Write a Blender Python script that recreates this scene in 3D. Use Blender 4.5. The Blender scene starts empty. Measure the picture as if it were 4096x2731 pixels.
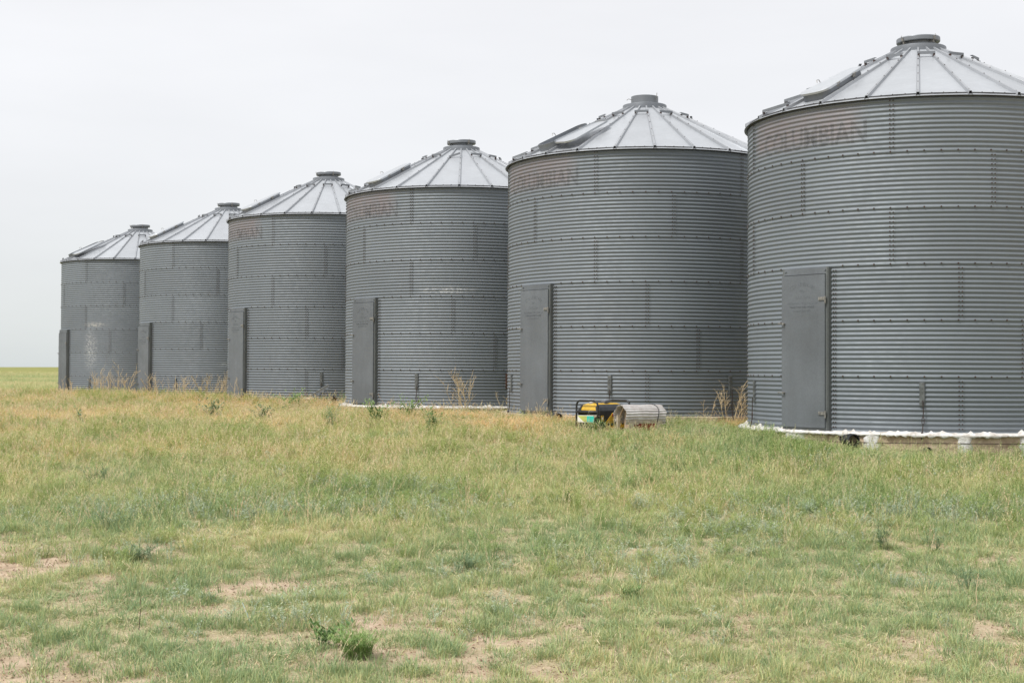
import bpy, bmesh, math, random
import numpy as np
from mathutils import Vector, Matrix, noise as mnoise

random.seed(7)
rng = np.random.default_rng(11)
R_ = math.radians
scene = bpy.context.scene
C = scene.collection

# ------------------------------------------------------------------ camera
EYE = 1.55
cam_d = bpy.data.cameras.new("camera")
cam = bpy.data.objects.new("camera", cam_d)
C.objects.link(cam)
cam_d.sensor_width = 36.0
cam_d.lens = 5751.46 / 4096 * 36.0
cam_d.clip_start = 0.1
cam_d.clip_end = 8000
cam.matrix_world = (Matrix.Translation((0, 0, EYE))
                    @ Matrix.Rotation(R_(90) + 0.019742, 4, 'X')
                    @ Matrix.Rotation(0.004532, 4, 'Z'))
scene.camera = cam

# ------------------------------------------------------------------ world
SUN_DIR = Vector((-0.60, -0.42, 1.08)).normalized()       # towards the sun
sun_el = math.asin(SUN_DIR.z)
sun_az = math.atan2(SUN_DIR.x, SUN_DIR.y)
world = bpy.data.worlds.new("World")
scene.world = world
world.use_nodes = True
nt = world.node_tree
nt.nodes.clear()
N = nt.nodes.new
L = nt.links.new
out = N('ShaderNodeOutputWorld')
bg = N('ShaderNodeBackground')
sky = N('ShaderNodeTexSky')
sky.sky_type = 'NISHITA'
sky.sun_disc = False
sky.sun_elevation = sun_el
sky.sun_rotation = sun_az
sky.altitude = 1200
sky.dust_density = 3
tc = N('ShaderNodeTexCoord')
sep = N('ShaderNodeSeparateXYZ')
L(tc.outputs['Generated'], sep.inputs[0])
# overcast layer: pale, a little greyer at the horizon, brighter towards the zenith
ramp = N('ShaderNodeValToRGB')
ramp.color_ramp.elements[0].position = 0.0
ramp.color_ramp.elements[0].color = (0.60, 0.635, 0.64, 1)
ramp.color_ramp.elements[1].position = 1.0
ramp.color_ramp.elements[1].color = (1.0, 1.0, 1.0, 1)
e = ramp.color_ramp.elements.new(0.05); e.color = (0.685, 0.70, 0.705, 1)
e = ramp.color_ramp.elements.new(0.11); e.color = (0.775, 0.775, 0.782, 1)
e = ramp.color_ramp.elements.new(0.25); e.color = (0.835, 0.83, 0.838, 1)
L(sep.outputs['Z'], ramp.inputs[0])
mp = N('ShaderNodeMapping')
mp.inputs['Scale'].default_value = (1.0, 1.0, 4.5)
mp.inputs['Rotation'].default_value = (0, 0.25, 0.3)
nz = N('ShaderNodeTexNoise')
nz.inputs['Scale'].default_value = 2.6
nz.inputs['Detail'].default_value = 5
nz.inputs['Roughness'].default_value = 0.5
L(tc.outputs['Generated'], mp.inputs[0]); L(mp.outputs[0], nz.inputs['Vector'])
mr = N('ShaderNodeMapRange')
mr.inputs['From Min'].default_value = 0.3; mr.inputs['From Max'].default_value = 0.7
mr.inputs['To Min'].default_value = 0.94; mr.inputs['To Max'].default_value = 1.035
L(nz.outputs['Fac'], mr.inputs[0])
mul = N('ShaderNodeMix'); mul.data_type = 'RGBA'; mul.blend_type = 'MULTIPLY'
mul.inputs['Factor'].default_value = 1
L(ramp.outputs[0], mul.inputs['A']); L(mr.outputs[0], mul.inputs['B'])
scl = N('ShaderNodeVectorMath'); scl.operation = 'SCALE'
scl.inputs['Scale'].default_value = 4.22
L(mul.outputs['Result'], scl.inputs[0])
cmix = N('ShaderNodeMix'); cmix.data_type = 'RGBA'
cmix.inputs['Factor'].default_value = 0.94
L(sky.outputs[0], cmix.inputs['A']); L(scl.outputs[0], cmix.inputs['B'])
L(cmix.outputs['Result'], bg.inputs['Color'])
bg.inputs['Strength'].default_value = 0.12
L(bg.outputs[0], out.inputs[0])

# ------------------------------------------------------------------ sun (hazy)
sd = bpy.data.lights.new("sun", 'SUN')
sd.energy = 1.5
sd.angle = R_(10)
sd.color = (1.0, 0.97, 0.925)
so = bpy.data.objects.new("sun", sd)
C.objects.link(so)
so.rotation_euler = SUN_DIR.to_track_quat('Z', 'Y').to_euler()

vs = scene.view_settings
vs.view_transform = 'Standard'
vs.look = 'None'
vs.exposure = 1.18
vs.gamma = 1
vs.use_curve_mapping = False

# ================================================================== helpers
def link(o, parent=None):
    C.objects.link(o)
    if parent is not None:
        o.parent = parent
    return o

def tag(o, label, cat, group=None):
    o['label'] = label
    o['category'] = cat
    if group: o['group'] = group
    return o

def thing(name, label, cat, loc=(0, 0, 0), rz=0.0, group=None):
    o = bpy.data.objects.new(name, None)
    o.empty_display_size = 0.2
    link(o)
    o.location = loc
    o.rotation_euler = (0, 0, rz)
    return tag(o, label, cat, group)

def mesh_from(name, V, F, mats, smooth=False, mi=None):
    me = bpy.data.meshes.new(name)
    me.from_pydata([tuple(v) for v in V], [], F)
    for m in (mats if isinstance(mats, (list, tuple)) else [mats]):
        me.materials.append(m)
    if smooth: me.polygons.foreach_set('use_smooth', [True] * len(me.polygons))
    if mi is not None: me.polygons.foreach_set('material_index', mi)
    me.update()
    return me

def obj(name, me, parent=None):
    return link(bpy.data.objects.new(name, me), parent)

class MB:
    """collects simple shapes into one mesh"""
    def __init__(s): s.V = []; s.F = []; s.M = []
    def add(s, V, F, m=0):
        b = len(s.V); s.V += [tuple(v) for v in V]
        s.F += [tuple(i + b for i in f) for f in F]; s.M += [m] * len(F)
    def box(s, c, d, rot=None, m=0, bev=0.0):
        hx, hy, hz = d[0] / 2, d[1] / 2, d[2] / 2
        if bev <= 0:
            P = [(x, y, z) for x in (-hx, hx) for y in (-hy, hy) for z in (-hz, hz)]
            F = [(0, 1, 3, 2), (4, 6, 7, 5), (0, 4, 5, 1), (2, 3, 7, 6), (0, 2, 6, 4), (1, 5, 7, 3)]
        else:
            bm = bmesh.new(); bmesh.ops.create_cube(bm, size=1)
            bmesh.ops.scale(bm, vec=d, verts=bm.verts)
            bmesh.ops.bevel(bm, geom=list(bm.edges), offset=bev, segments=2, affect='EDGES', profile=.5)
            bm.verts.index_update()
            P = [v.co.copy() for v in bm.verts]; F = [tuple(v.index for v in f.verts) for f in bm.faces]; bm.free()
        Mx = rot if rot is not None else Matrix.Identity(3)
        s.add([Vector(c) + Mx @ Vector(p) for p in P], F, m)
    def tube(s, pts, r, n=8, m=0, cap=True, r2=None):
        pts = [Vector(p) for p in pts]; k = len(pts); V = []; F = []
        up = None
        for i, p in enumerate(pts):
            t = (pts[min(i + 1, k - 1)] - pts[max(i - 1, 0)]).normalized()
            if up is None:
                up = t.orthogonal().normalized()
            up = (up - t * up.dot(t)); up = up.normalized() if up.length > 1e-6 else t.orthogonal().normalized()
            w = t.cross(up)
            rr = r if r2 is None else r + (r2 - r) * i / (k - 1)
            for j in range(n):
                a = 2 * math.pi * j / n
                V.append(p + (up * math.cos(a) + w * math.sin(a)) * rr)
        for i in range(k - 1):
            for j in range(n):
                F.append((i * n + j, i * n + (j + 1) % n, (i + 1) * n + (j + 1) % n, (i + 1) * n + j))
        if cap:
            F.append(tuple(range(n))[::-1]); F.append(tuple((k - 1) * n + j for j in range(n)))
        s.add(V, F, m)
    def lathe(s, prof, n=32, m=0, c=(0, 0, 0), cap0=False, cap1=False):
        V = []; F = []
        for (r, z) in prof:
            for j in range(n):
                a = 2 * math.pi * j / n
                V.append((c[0] + r * math.cos(a), c[1] + r * math.sin(a), c[2] + z))
        for i in range(len(prof) - 1):
            for j in range(n):
                F.append((i * n + j, i * n + (j + 1) % n, (i + 1) * n + (j + 1) % n, (i + 1) * n + j))
        if cap0: F.append(tuple(range(n))[::-1])
        if cap1: F.append(tuple((len(prof) - 1) * n + j for j in range(n)))
        s.add(V, F, m)
    def mesh(s, name, mats, smooth=False):
        return mesh_from(name, s.V, s.F, mats, smooth, s.M)
    def build(s, name, mats, parent=None, smooth=False, angle=None):
        me = s.mesh(name, mats, smooth or angle is not None)
        o = obj(name, me, parent)
        if angle is not None: sharp(me, angle)
        return o

def sharp(me, deg=35):
    bm = bmesh.new(); bm.from_mesh(me)
    for e_ in bm.edges:
        e_.smooth = e_.calc_face_angle(0) < R_(deg)
    bm.to_mesh(me); bm.free()

# ------------------------------------------------------------------ materials
def newmat(name):
    m = bpy.data.materials.new(name); m.use_nodes = True
    t = m.node_tree
    b = t.nodes['Principled BSDF']
    return m, t, b

def plain(name, col, rough=0.6, metal=0.0, var=0.15, scale=8.0, bump=0.0, col2=None, spec=0.5):
    m, t, b = newmat(name)
    n = t.nodes.new
    co = n('ShaderNodeTexCoord')
    z = n('ShaderNodeTexNoise'); z.inputs['Scale'].default_value = scale; z.inputs['Detail'].default_value = 6
    z.inputs['Roughness'].default_value = 0.6
    t.links.new(co.outputs['Object'], z.inputs['Vector'])
    r = n('ShaderNodeValToRGB')
    c2 = col2 or tuple(c * (1 - var * 1.6) for c in col)
    r.color_ramp.elements[0].position = 0.32; r.color_ramp.elements[0].color = (*c2, 1)
    r.color_ramp.elements[1].position = 0.62; r.color_ramp.elements[1].color = (*[min(1, c * (1 + var * .5)) for c in col], 1)
    t.links.new(z.outputs['Fac'], r.inputs[0]); t.links.new(r.outputs[0], b.inputs['Base Color'])
    b.inputs['Roughness'].default_value = rough; b.inputs['Metallic'].default_value = metal
    b.inputs['Specular IOR Level'].default_value = spec
    if bump:
        bp = n('ShaderNodeBump'); bp.inputs['Strength'].default_value = bump; bp.inputs['Distance'].default_value = .01
        z2 = n('ShaderNodeTexNoise'); z2.inputs['Scale'].default_value = scale * 5; z2.inputs['Detail'].default_value = 6
        t.links.new(co.outputs['Object'], z2.inputs['Vector'])
        t.links.new(z2.outputs['Fac'], bp.inputs['Height']); t.links.new(bp.outputs[0], b.inputs['Normal'])
    return m

def galv(name, col, rough=0.45, metal=0.55, stain=None, scuffs=(), mott=0.10, streak=0.06, tone=None):
    """weathered galvanised steel; object space = bin space for the walls"""
    m, t, b = newmat(name); n = t.nodes.new; l = t.links.new
    geo = n('ShaderNodeNewGeometry')
    co = n('ShaderNodeTexCoord')
    def noise(scale, detail=5, vec=None, rough_=.55, sc=None):
        z = n('ShaderNodeTexNoise'); z.inputs['Scale'].default_value = scale
        z.inputs['Detail'].default_value = detail; z.inputs['Roughness'].default_value = rough_
        v = vec or geo.outputs['Position']
        if sc:
            mm = n('ShaderNodeMapping'); mm.inputs['Scale'].default_value = sc; l(v, mm.inputs[0]); v = mm.outputs[0]
        l(v, z.inputs['Vector']); return z.outputs['Fac']
    def maprange(x, a, b_, c, d):
        r = n('ShaderNodeMapRange'); r.inputs['From Min'].default_value = a; r.inputs['From Max'].default_value = b_
        r.inputs['To Min'].default_value = c; r.inputs['To Max'].default_value = d; l(x, r.inputs[0]); return r.outputs[0]
    def mult(a, b_):
        x = n('ShaderNodeMath'); x.operation = 'MULTIPLY'
        for i, v in enumerate((a, b_)):
            if isinstance(v, float): x.inputs[i].default_value = v
            else: l(v, x.inputs[i])
        return x.outputs[0]
    f1 = maprange(noise(1.3, 4), .3, .7, 1 - mott, 1 + mott)
    f2 = maprange(noise(34, 3), .3, .7, 1 - mott * .5, 1 + mott * .5)
    f3 = maprange(noise(5.0, 4, sc=(1, 1, .06)), .3, .7, 1 - streak, 1 + streak)
    f = mult(mult(f1, f2), f3)
    oi = n('ShaderNodeObjectInfo')
    f = mult(f, maprange(oi.outputs['Random'], 0, 1, .93, 1.06))
    cm = n('ShaderNodeMix'); cm.data_type = 'RGBA'; cm.blend_type = 'MULTIPLY'; cm.inputs['Factor'].default_value = 1
    cm.inputs['A'].default_value = (*col, 1); l(f, cm.inputs['B'])
    res = cm.outputs['Result']
    def over(res, fac, c):
        x = n('ShaderNodeMix'); x.data_type = 'RGBA'; l(fac, x.inputs['Factor']); l(res, x.inputs['A'])
        x.inputs['B'].default_value = (*c, 1); return x.outputs['Result']
    # faint brown dust
    res = over(res, maprange(noise(2.1, 6, rough_=.7), .5, .8, 0, .10), (.17, .155, .14))
    if stain:
        sx = n('ShaderNodeAttribute'); sx.attribute_name = 'signmask'
        fac = mult(sx.outputs['Fac'], maprange(noise(5, 5, rough_=.7), .25, .62, .35, 1.0))
        res = over(res, mult(fac, .32), stain)
    for (p, rad, c) in scuffs:
        d = n('ShaderNodeVectorMath'); d.operation = 'SUBTRACT'; l(geo.outputs['Position'], d.inputs[0]); d.inputs[1].default_value = p
        dv = n('ShaderNodeVectorMath'); dv.operation = 'DIVIDE'; l(d.outputs[0], dv.inputs[0]); dv.inputs[1].default_value = rad
        ln = n('ShaderNodeVectorMath'); ln.operation = 'LENGTH'; l(dv.outputs[0], ln.inputs[0])
        a = maprange(ln.outputs['Value'], .2, 1.0, 1, 0)
        k = maprange(noise(14, 6, rough_=.75, sc=(1, 1, 2.2)), .46, .60, 0, 1)
        res = over(res, mult(mult(a, k), .75), c)
    l(res, b.inputs['Base Color'])
    b.inputs['Metallic'].default_value = metal
    l(maprange(noise(9, 5), .3, .7, rough - .07, rough + .09), b.inputs['Roughness'])
    return m

scuff_list = [
    # near white scrapes on the farthest bin and small ones on the fourth
    ((-11.75, 50.35, 2.62), (.75, .8, .75), (.62, .63, .63)),
    ((-14.45, 49.76, 3.05), (.55, .6, .12), (.66, .62, .55)),
    ((-14.6, 49.8, 2.2), (.35, .5, .9), (.55, .56, .56)),
    ((-1.45, 31.66, 3.30), (.75, .5, .10), (.62, .63, .63)),
    ((-8.1, 43.2, 1.65), (.9, .5, .15), (.55, .56, .57)),
]
M = {}
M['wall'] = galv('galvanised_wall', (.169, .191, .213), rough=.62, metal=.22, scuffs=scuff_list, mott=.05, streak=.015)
M['sign'] = galv('galvanised_wall_faded_paint', (.169, .191, .213), rough=.62, metal=.22, stain=(.27, .165, .145), mott=.05, streak=.015)
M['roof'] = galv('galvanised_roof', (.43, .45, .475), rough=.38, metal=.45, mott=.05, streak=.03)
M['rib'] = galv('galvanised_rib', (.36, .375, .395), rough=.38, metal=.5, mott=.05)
M['cap'] = galv('galvanised_cap', (.20, .215, .235), rough=.45, metal=.4, mott=.08)
M['door'] = galv('door_steel', (.146, .160, .176), rough=.5, metal=.3, mott=.14, streak=.08)
M['jamb'] = galv('jamb_steel', (.13, .14, .14), rough=.55, metal=.3, mott=.12)
M['hinge'] = plain('hinge_steel', (.27, .26, .24), .5, .4, .3, 30)
M['bolt'] = plain('bolt_steel', (.05, .043, .04), .55, .4, .35, 20, col2=(.07, .03, .02))
M['bracket'] = plain('bracket_steel', (.16, .17, .17), .5, .4, .25, 12)
M['rod'] = plain('rod_steel', (.045, .04, .038), .6, .4, .3, 20, col2=(.07, .035, .022))
M['paint'] = None
M['foam'] = plain('white_foam', (.68, .675, .66), .85, 0, .12, 9, bump=.9, col2=(.40, .36, .31), spec=.2)
M['timber'] = plain('old_timber', (.50, .40, .29), .85, 0, .3, 6, bump=.5, col2=(.30, .22, .15), spec=.2)
M['timber2'] = plain('grey_timber', (.50, .44, .35), .85, 0, .3, 7, bump=.5, col2=(.22, .18, .14), spec=.2)
M['blackpl'] = plain('black_plastic', (.022, .023, .025), .45, 0, .25, 9)
M['yellow'] = plain('yellow_plastic', (.66, .41, .04), .5, 0, .2, 8)
M['dgrey'] = plain('dark_grey_plastic', (.055, .058, .065), .5, 0, .2, 9)
M['mgrey'] = plain('mid_grey_plastic', (.14, .145, .16), .5, 0, .15, 9)
M['silver'] = plain('silver_metal', (.55, .55, .55), .35, .7, .12, 9)
M['corr'] = plain('thin_corrugated_sheet', (.60, .58, .57), .5, .2, .12, 10, col2=(.48, .44, .42))
M['red'] = plain('red_paint', (.28, .03, .03), .5, 0, .3, 9)
M['greenlbl'] = plain('green_label', (.45, .48, .12), .5, 0, .1, 6)
M['teallbl'] = plain('teal_label', (.03, .50, .40), .5, 0, .05, 6)
M['whitelbl'] = plain('white_label', (.75, .74, .66), .5, 0, .06, 6)
M['rusty'] = plain('rusty_steel', (.10, .055, .04), .8, .1, .4, 20)
M['scrap_shade'] = plain('dark_scrap_and_shade', (.06, .062, .066), .7, 0, .4, 8, col2=(.02, .02, .02))  # dark scrap colour, also used as painted shade at eave, rib ends and neck
M['drystem'] = plain('dry_stem', (.62, .49, .31), .8, 0, .25, 30, spec=.2)
M['plastic'] = plain('pale_plastic', (.55, .66, .66), .3, 0, .1, 10)

def paintmat():
    m, t, b = newmat('faded_letter_paint'); n = t.nodes.new; l = t.links.new
    g = n('ShaderNodeNewGeometry')
    z = n('ShaderNodeTexNoise'); z.inputs['Scale'].default_value = 9; z.inputs['Detail'].default_value = 7; z.inputs['Roughness'].default_value = .7
    l(g.outputs['Position'], z.inputs['Vector'])
    r = n('ShaderNodeMapRange'); r.inputs['From Min'].default_value = .35; r.inputs['From Max'].default_value = .66
    r.inputs['To Min'].default_value = .05; r.inputs['To Max'].default_value = .42
    l(z.outputs['Fac'], r.inputs[0]); l(r.outputs[0], b.inputs['Alpha'])
    b.inputs['Base Color'].default_value = (.13, .135, .145, 1); b.inputs['Roughness'].default_value = .6
    return m
M['paint'] = paintmat()

# ------------------------------------------------------------------ terrain height
PY = np.array([-80, 0, 7, 14, 20, 26, 32, 37, 42, 46, 52, 60, 100, 200, 400, 1000, 3500], float)
PZ = np.array([-1.8, -1.55, -1.5, -1.33, -1.13, -.97, -.94, -.87, -.90, -1.02, -1.14, -1.18, -1.3, -1.35, -1.1, -.25, -1.0]) + EYE

def vnoise(x, y, s, seed=0):
    x = np.asarray(x, float) / s + seed * 17.13; y = np.asarray(y, float) / s + seed * 9.71
    xi = np.floor(x); yi = np.floor(y); fx = x - xi; fy = y - yi
    fx = fx * fx * (3 - 2 * fx); fy = fy * fy * (3 - 2 * fy)
    def h(a, b):
        v = np.sin(a * 127.1 + b * 311.7 + seed * 74.7) * 43758.5453
        return v - np.floor(v)
    return (h(xi, yi) * (1 - fx) * (1 - fy) + h(xi + 1, yi) * fx * (1 - fy)
            + h(xi, yi + 1) * (1 - fx) * fy + h(xi + 1, yi + 1) * fx * fy)
def fbm(x, y, s, o=4, seed=0):
    t = 0; a = .5; tot = 0
    for i in range(o):
        t = t + a * vnoise(x, y, s / 2 ** i, seed + i); tot += a; a *= .5
    return t / tot

SOIL = [  # bare soil patches: x, y, radius x, radius y, strength
    (-3.45, 10.55, .62, .75, 1.0), (-4.3, 10.3, .7, .75, 1.0), (-2.95, 10.9, .28, .35, .8),
    (-1.62, 9.68, .42, .32, .85), (-1.95, 9.95, .3, .2, .6), (-.52, 8.45, .42, .30, 1.0), (-.25, 7.95, .38, .25, .9), (-.85, 8.2, .22, .2, .8),
    (-1.15, 7.75, .38, .22, .9), (-.6, 7.5, .45, .18, .8), (-2.35, 7.15, .35, .3, .9), (-2.0, 7.0, .3, .25, .7), (-2.7, 7.6, .2, .2, .6),
    (.05, 7.1, .3, .15, .7), (.45, 9.35, .2, .18, .6), (1.0, 9.95, .22, .2, .6), (1.35, 9.2, .18, .12, .6), (-.1, 10.2, .15, .15, .6),
    (.75, 7.3, .25, .15, .5), (1.5, 8.6, .3, .12, .5), (2.1, 9.0, .3, .12, .5), (-2.0, 8.6, .25, .12, .6), (-.9, 9.0, .18, .10, .5),
    (-1.3, 21.2, 1.5, .9, .65), (-2.5, 22.2, .9, .5, .5), (1.2, 8.05, .2, .1, .5), (.3, 8.35, .15, .12, .6), (.55, 7.75, .2, .12, .6),
]
def soilmask(x, y):
    m = np.zeros_like(np.asarray(x, float))
    wob = (fbm(x, y, .32, 5, 5) - .5) * 2.6
    for (a, b, rx, ry, st) in SOIL:
        d = np.sqrt(((x - a) / (rx * 1.12)) ** 2 + ((y - b) / (ry * 1.12)) ** 2) + wob
        m = np.maximum(m, st * np.clip((1.15 - d) / .45, 0, 1))
    g = np.clip((fbm(x, y, .45, 4, 31) - .655) / .06, 0, 1) * .6 * np.clip((15 - y) / 4, 0, 1)
    return np.maximum(m, g)

def gz(x, y, micro=True):
    x = np.asarray(x, float); y = np.asarray(y, float)
    z = np.interp(y, PY, PZ)
    far = np.clip((y - 150) / 600, 0, 1)
    z = z + far * (x + .5 * y) * .004
    z = z + (fbm(x, y, 5, 3, 2) - .5) * .10 * np.clip(1 - np.abs(y - 10) / 9, 0.15, 1)
    z = z - .20 * np.exp(-((x - 8.2) / 2.9) ** 2 - ((y - 20.2) / 2.4) ** 2) - .05 * np.exp(-((x - 5.6) / .9) ** 2 - ((y - 20.3) / .7) ** 2)
    if micro:
        z = z + (fbm(x, y, .5, 4, 3) - .5) * .035 - .012 * soilmask(x, y)
    return z
def G(x, y): return float(gz(np.array([x]), np.array([y]))[0])

def axis(lo, hi, c0, c1, step, grow=1.12):
    a = list(np.arange(c0, c1 + 1e-6, step)); s = step; v = c1
    while v < hi: s *= grow; v += s; a.append(v)
    s = step; v = c0; b = []
    while v > lo: s *= grow; v -= s; b.append(v)
    return np.array(b[::-1] + a)

def groundmat():
    m, t, b = newmat('prairie_ground'); n = t.nodes.new; l = t.links.new
    g = n('ShaderNodeNewGeometry')
    def noise(s, d=6, r=.6, sc=None):
        z = n('ShaderNodeTexNoise'); z.inputs['Scale'].default_value = s; z.inputs['Detail'].default_value = d; z.inputs['Roughness'].default_value = r
        if sc:
            mm = n('ShaderNodeMapping'); mm.inputs['Scale'].default_value = sc; l(g.outputs['Position'], mm.inputs[0]); l(mm.outputs[0], z.inputs['Vector'])
        else: l(g.outputs['Position'], z.inputs['Vector'])
        return z.outputs['Fac']
    def rampn(x, stops):
        r = n('ShaderNodeValToRGB'); el = r.color_ramp.elements
        el[0].position, el[0].color = stops[0][0], (*stops[0][1], 1); el[1].position, el[1].color = stops[-1][0], (*stops[-1][1], 1)
        for p, c in stops[1:-1]:
            k = el.new(p); k.color = (*c, 1)
        l(x, r.inputs[0]); return r.outputs[0]
    def mix(f, a, c):
        x = n('ShaderNodeMix'); x.data_type = 'RGBA'; l(f, x.inputs['Factor']); l(a, x.inputs['A']); l(c, x.inputs['B']); return x.outputs['Result']
    soil = rampn(noise(7), [(.3, (.33, .245, .175)), (.5, (.45, .345, .25)), (.7, (.53, .42, .32))])
    litter = rampn(noise(60, 5, .75), [(.34, (.20, .165, .09)), (.5, (.38, .32, .20)), (.66, (.56, .47, .34))])
    sm = n('ShaderNodeAttribute'); sm.attribute_name = 'soil'
    near = mix(sm.outputs['Fac'], litter, soil)
    # dark crumbs and cracks in the bare soil
    vor = n('ShaderNodeTexVoronoi'); vor.feature = 'DISTANCE_TO_EDGE'; vor.inputs['Scale'].default_value = 11
    wv = n('ShaderNodeTexNoise'); wv.inputs['Scale'].default_value = 6; l(g.outputs['Position'], wv.inputs['Vector'])
    av = n('ShaderNodeVectorMath'); av.operation = 'ADD'; l(g.outputs['Position'], av.inputs[0]); l(wv.outputs['Color'], av.inputs[1]); l(av.outputs[0], vor.inputs['Vector'])
    cr = n('ShaderNodeMapRange'); cr.inputs['From Min'].default_value = 0; cr.inputs['From Max'].default_value = .05
    cr.inputs['To Min'].default_value = .45; cr.inputs['To Max'].default_value = 0; l(vor.outputs['Distance'], cr.inputs[0])
    dk = n('ShaderNodeRGB'); dk.outputs[0].default_value = (.17, .10, .06, 1)
    near = mix(cr.outputs[0], near, dk.outputs[0])
    # distance: crop field colours, as the plants themselves are too small to build
    band = n('ShaderNodeSeparateXYZ'); l(g.outputs['Position'], band.inputs[0])
    fcol = rampn(noise(.35, 6, .7, (1, .35, 1)), [(.3, (.15, .165, .055)), (.5, (.22, .225, .07)), (.7, (.30, .275, .095))])
    wcol = rampn(noise(.8, 6, .7, (1, .4, 1)), [(.3, (.12, .155, .08)), (.55, (.19, .225, .12)), (.75, (.27, .27, .13))])
    fm = n('ShaderNodeMapRange'); fm.inputs['From Min'].default_value = 215; fm.inputs['From Max'].default_value = 300; l(band.outputs['Y'], fm.inputs[0])
    fc = mix(fm.outputs[0], wcol, fcol)
    fm2 = n('ShaderNodeMapRange'); fm2.inputs['From Min'].default_value = 40; fm2.inputs['From Max'].default_value = 75; l(band.outputs['Y'], fm2.inputs[0])
    l(mix(fm2.outputs[0], near, fc), b.inputs['Base Color'])
    b.inputs['Roughness'].default_value = .95; b.inputs['Specular IOR Level'].default_value = .15
    bp = n('ShaderNodeBump'); bp.inputs['Strength'].default_value = .7; bp.inputs['Distance'].default_value = .012
    l(noise(38, 6, .7), bp.inputs['Height'])
    l(bp.outputs[0], b.inputs['Normal'])
    return m

ys = axis(-80, 3400, 5.0, 16.0, .055, 1.07)
xs = axis(-2200, 2200, -6.5, 5.5, .055, 1.075)
X, Y = np.meshgrid(xs, ys)
Zg = gz(X, Y)
nx, ny = len(xs), len(ys)
V = np.stack([X.ravel(), Y.ravel(), Zg.ravel()], -1)
ii = np.arange(nx * ny).reshape(ny, nx)
Fq = np.stack([ii[:-1, :-1].ravel(), ii[:-1, 1:].ravel(), ii[1:, 1:].ravel(), ii[1:, :-1].ravel()], -1)
me = bpy.data.meshes.new('ground')
me.vertices.add(len(V)); me.vertices.foreach_set('co', V.ravel())
me.loops.add(Fq.size); me.loops.foreach_set('vertex_index', Fq.ravel().astype(np.int32))
me.polygons.add(len(Fq)); me.polygons.foreach_set('loop_start', np.arange(0, Fq.size, 4, dtype=np.int32))
me.polygons.foreach_set('use_smooth', np.ones(len(Fq), bool))
me.update(calc_edges=True)
at = me.attributes.new('soil', 'FLOAT', 'POINT'); at.data.foreach_set('value', soilmask(X.ravel(), Y.ravel()).astype(np.float32))
me.materials.append(groundmat())
ground = obj('ground', me); ground['kind'] = 'structure'

# ================================================================== grain bins
BR = 2.728          # wall radius
RH = 0.813          # ring height
PITCH = RH / 12
WALL_H = RH * 6
AMP = 0.0072
def rad(z):         # corrugated profile, crest at mid pitch
    return BR + AMP * math.cos(2 * math.pi * z / PITCH)
def P3(a, r, z):
    a = R_(a); return Vector((r * math.cos(a), r * math.sin(a), z))

_sheet = {}
def sheet_mesh(w, mat, sign=False):
    key = (round(w, 2), mat.name, sign)
    if key in _sheet: return _sheet[key]
    rows = 12 * 8; zs = [-.018 + (RH + .018) * i / rows for i in range(rows + 1)]
    na = max(6, int(w / 1.9)); V = []; F = []; mask = []
    for z in zs:
        for j in range(na + 1):
            t = j / na; a = t * (w + .75)
            r = rad(z) + .0028 * t + .003 * max(0, (0.03 - z) / .048)
            V.append(P3(a, r, z))
            u = min(1, max(0, (t - .0) / .1)) * min(1, max(0, (.86 - t) / .1))
            v = min(1, max(0, (z - .12) / .2)) * min(1, max(0, (.80 - z) / .15))
            mask.append(u * v)
    for i in range(rows):
        for j in range(na):
            k = i * (na + 1) + j
            F.append((k, k + 1, k + na + 2, k + na + 1))
    me = mesh_from('wall_sheet', V, F, mat, True)
    a_ = me.attributes.new('signmask', 'FLOAT', 'POINT'); a_.data.foreach_set('value', mask)
    _sheet[key] = me
    return me

def ring_layout(k):     # start angles (deg) and widths of the sheets in ring k (1 = top)
    if k == 1 or k == 3: return [(-173.4 + 60 * i, 60) for i in range(6)]
    if k == 2: return [(-143.3 + 60 * i, 60) for i in range(6)]
    if k in (4, 6): return [(-132.9, 39.6)] + [(-93.3 + 60 * i, 60) for i in range(4)] + [(146.7, 62.1)]
    return [(-132.9, 59.4)] + [(-73.5 + 60 * i, 60) for i in range(4)] + [(166.5, 42.3)]

def bolt(mb, a, r, z, s=.0135, h=.009):
    n = P3(a, 1, 0); t = Vector((-n.y, n.x, 0)); c = P3(a, r, z)
    V = []
    for rr, hh in ((s, 0), (s * .8, h)):
        for j in range(6):
            q = 2 * math.pi * j / 6
            V.append(c + t * math.cos(q) * rr + Vector((0, 0, math.sin(q) * rr)) + n * hh)
    F = [(j, (j + 1) % 6, 6 + (j + 1) % 6, 6 + j) for j in range(6)] + [(6, 7, 8, 9, 10, 11)]
    mb.add(V, F)

wb = MB()
for k in range(1, 7):
    zb = WALL_H - k * RH
    if k < 6:
        a = -173.4
        while a < 186.5:
            inside = (-151.5 < a < -132) and k >= 3
            if not inside: bolt(wb, a, rad(PITCH * 0) + .003, zb + .0, .0145)
            a += 4.95 if a < 180 else 10
    for (s, w) in ring_layout(k):
        for c_ in range(12):
            z = zb + (c_ + 0.0) * PITCH + (PITCH if c_ == 0 else 0) * 0
            if c_ == 0: continue
            for da in (-.45, .55):
                bolt(wb, s + w + da - .3, rad(z) + .003, z, .0115)
    if k >= 4:
        for c_ in range(12):
            for da in (.9, 1.7):
                bolt(wb, -132.9 + da, rad(0) + .003, zb + c_ * PITCH, .011)
wall_bolts_me = wb.mesh('wall_bolts', M['bolt'])

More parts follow.
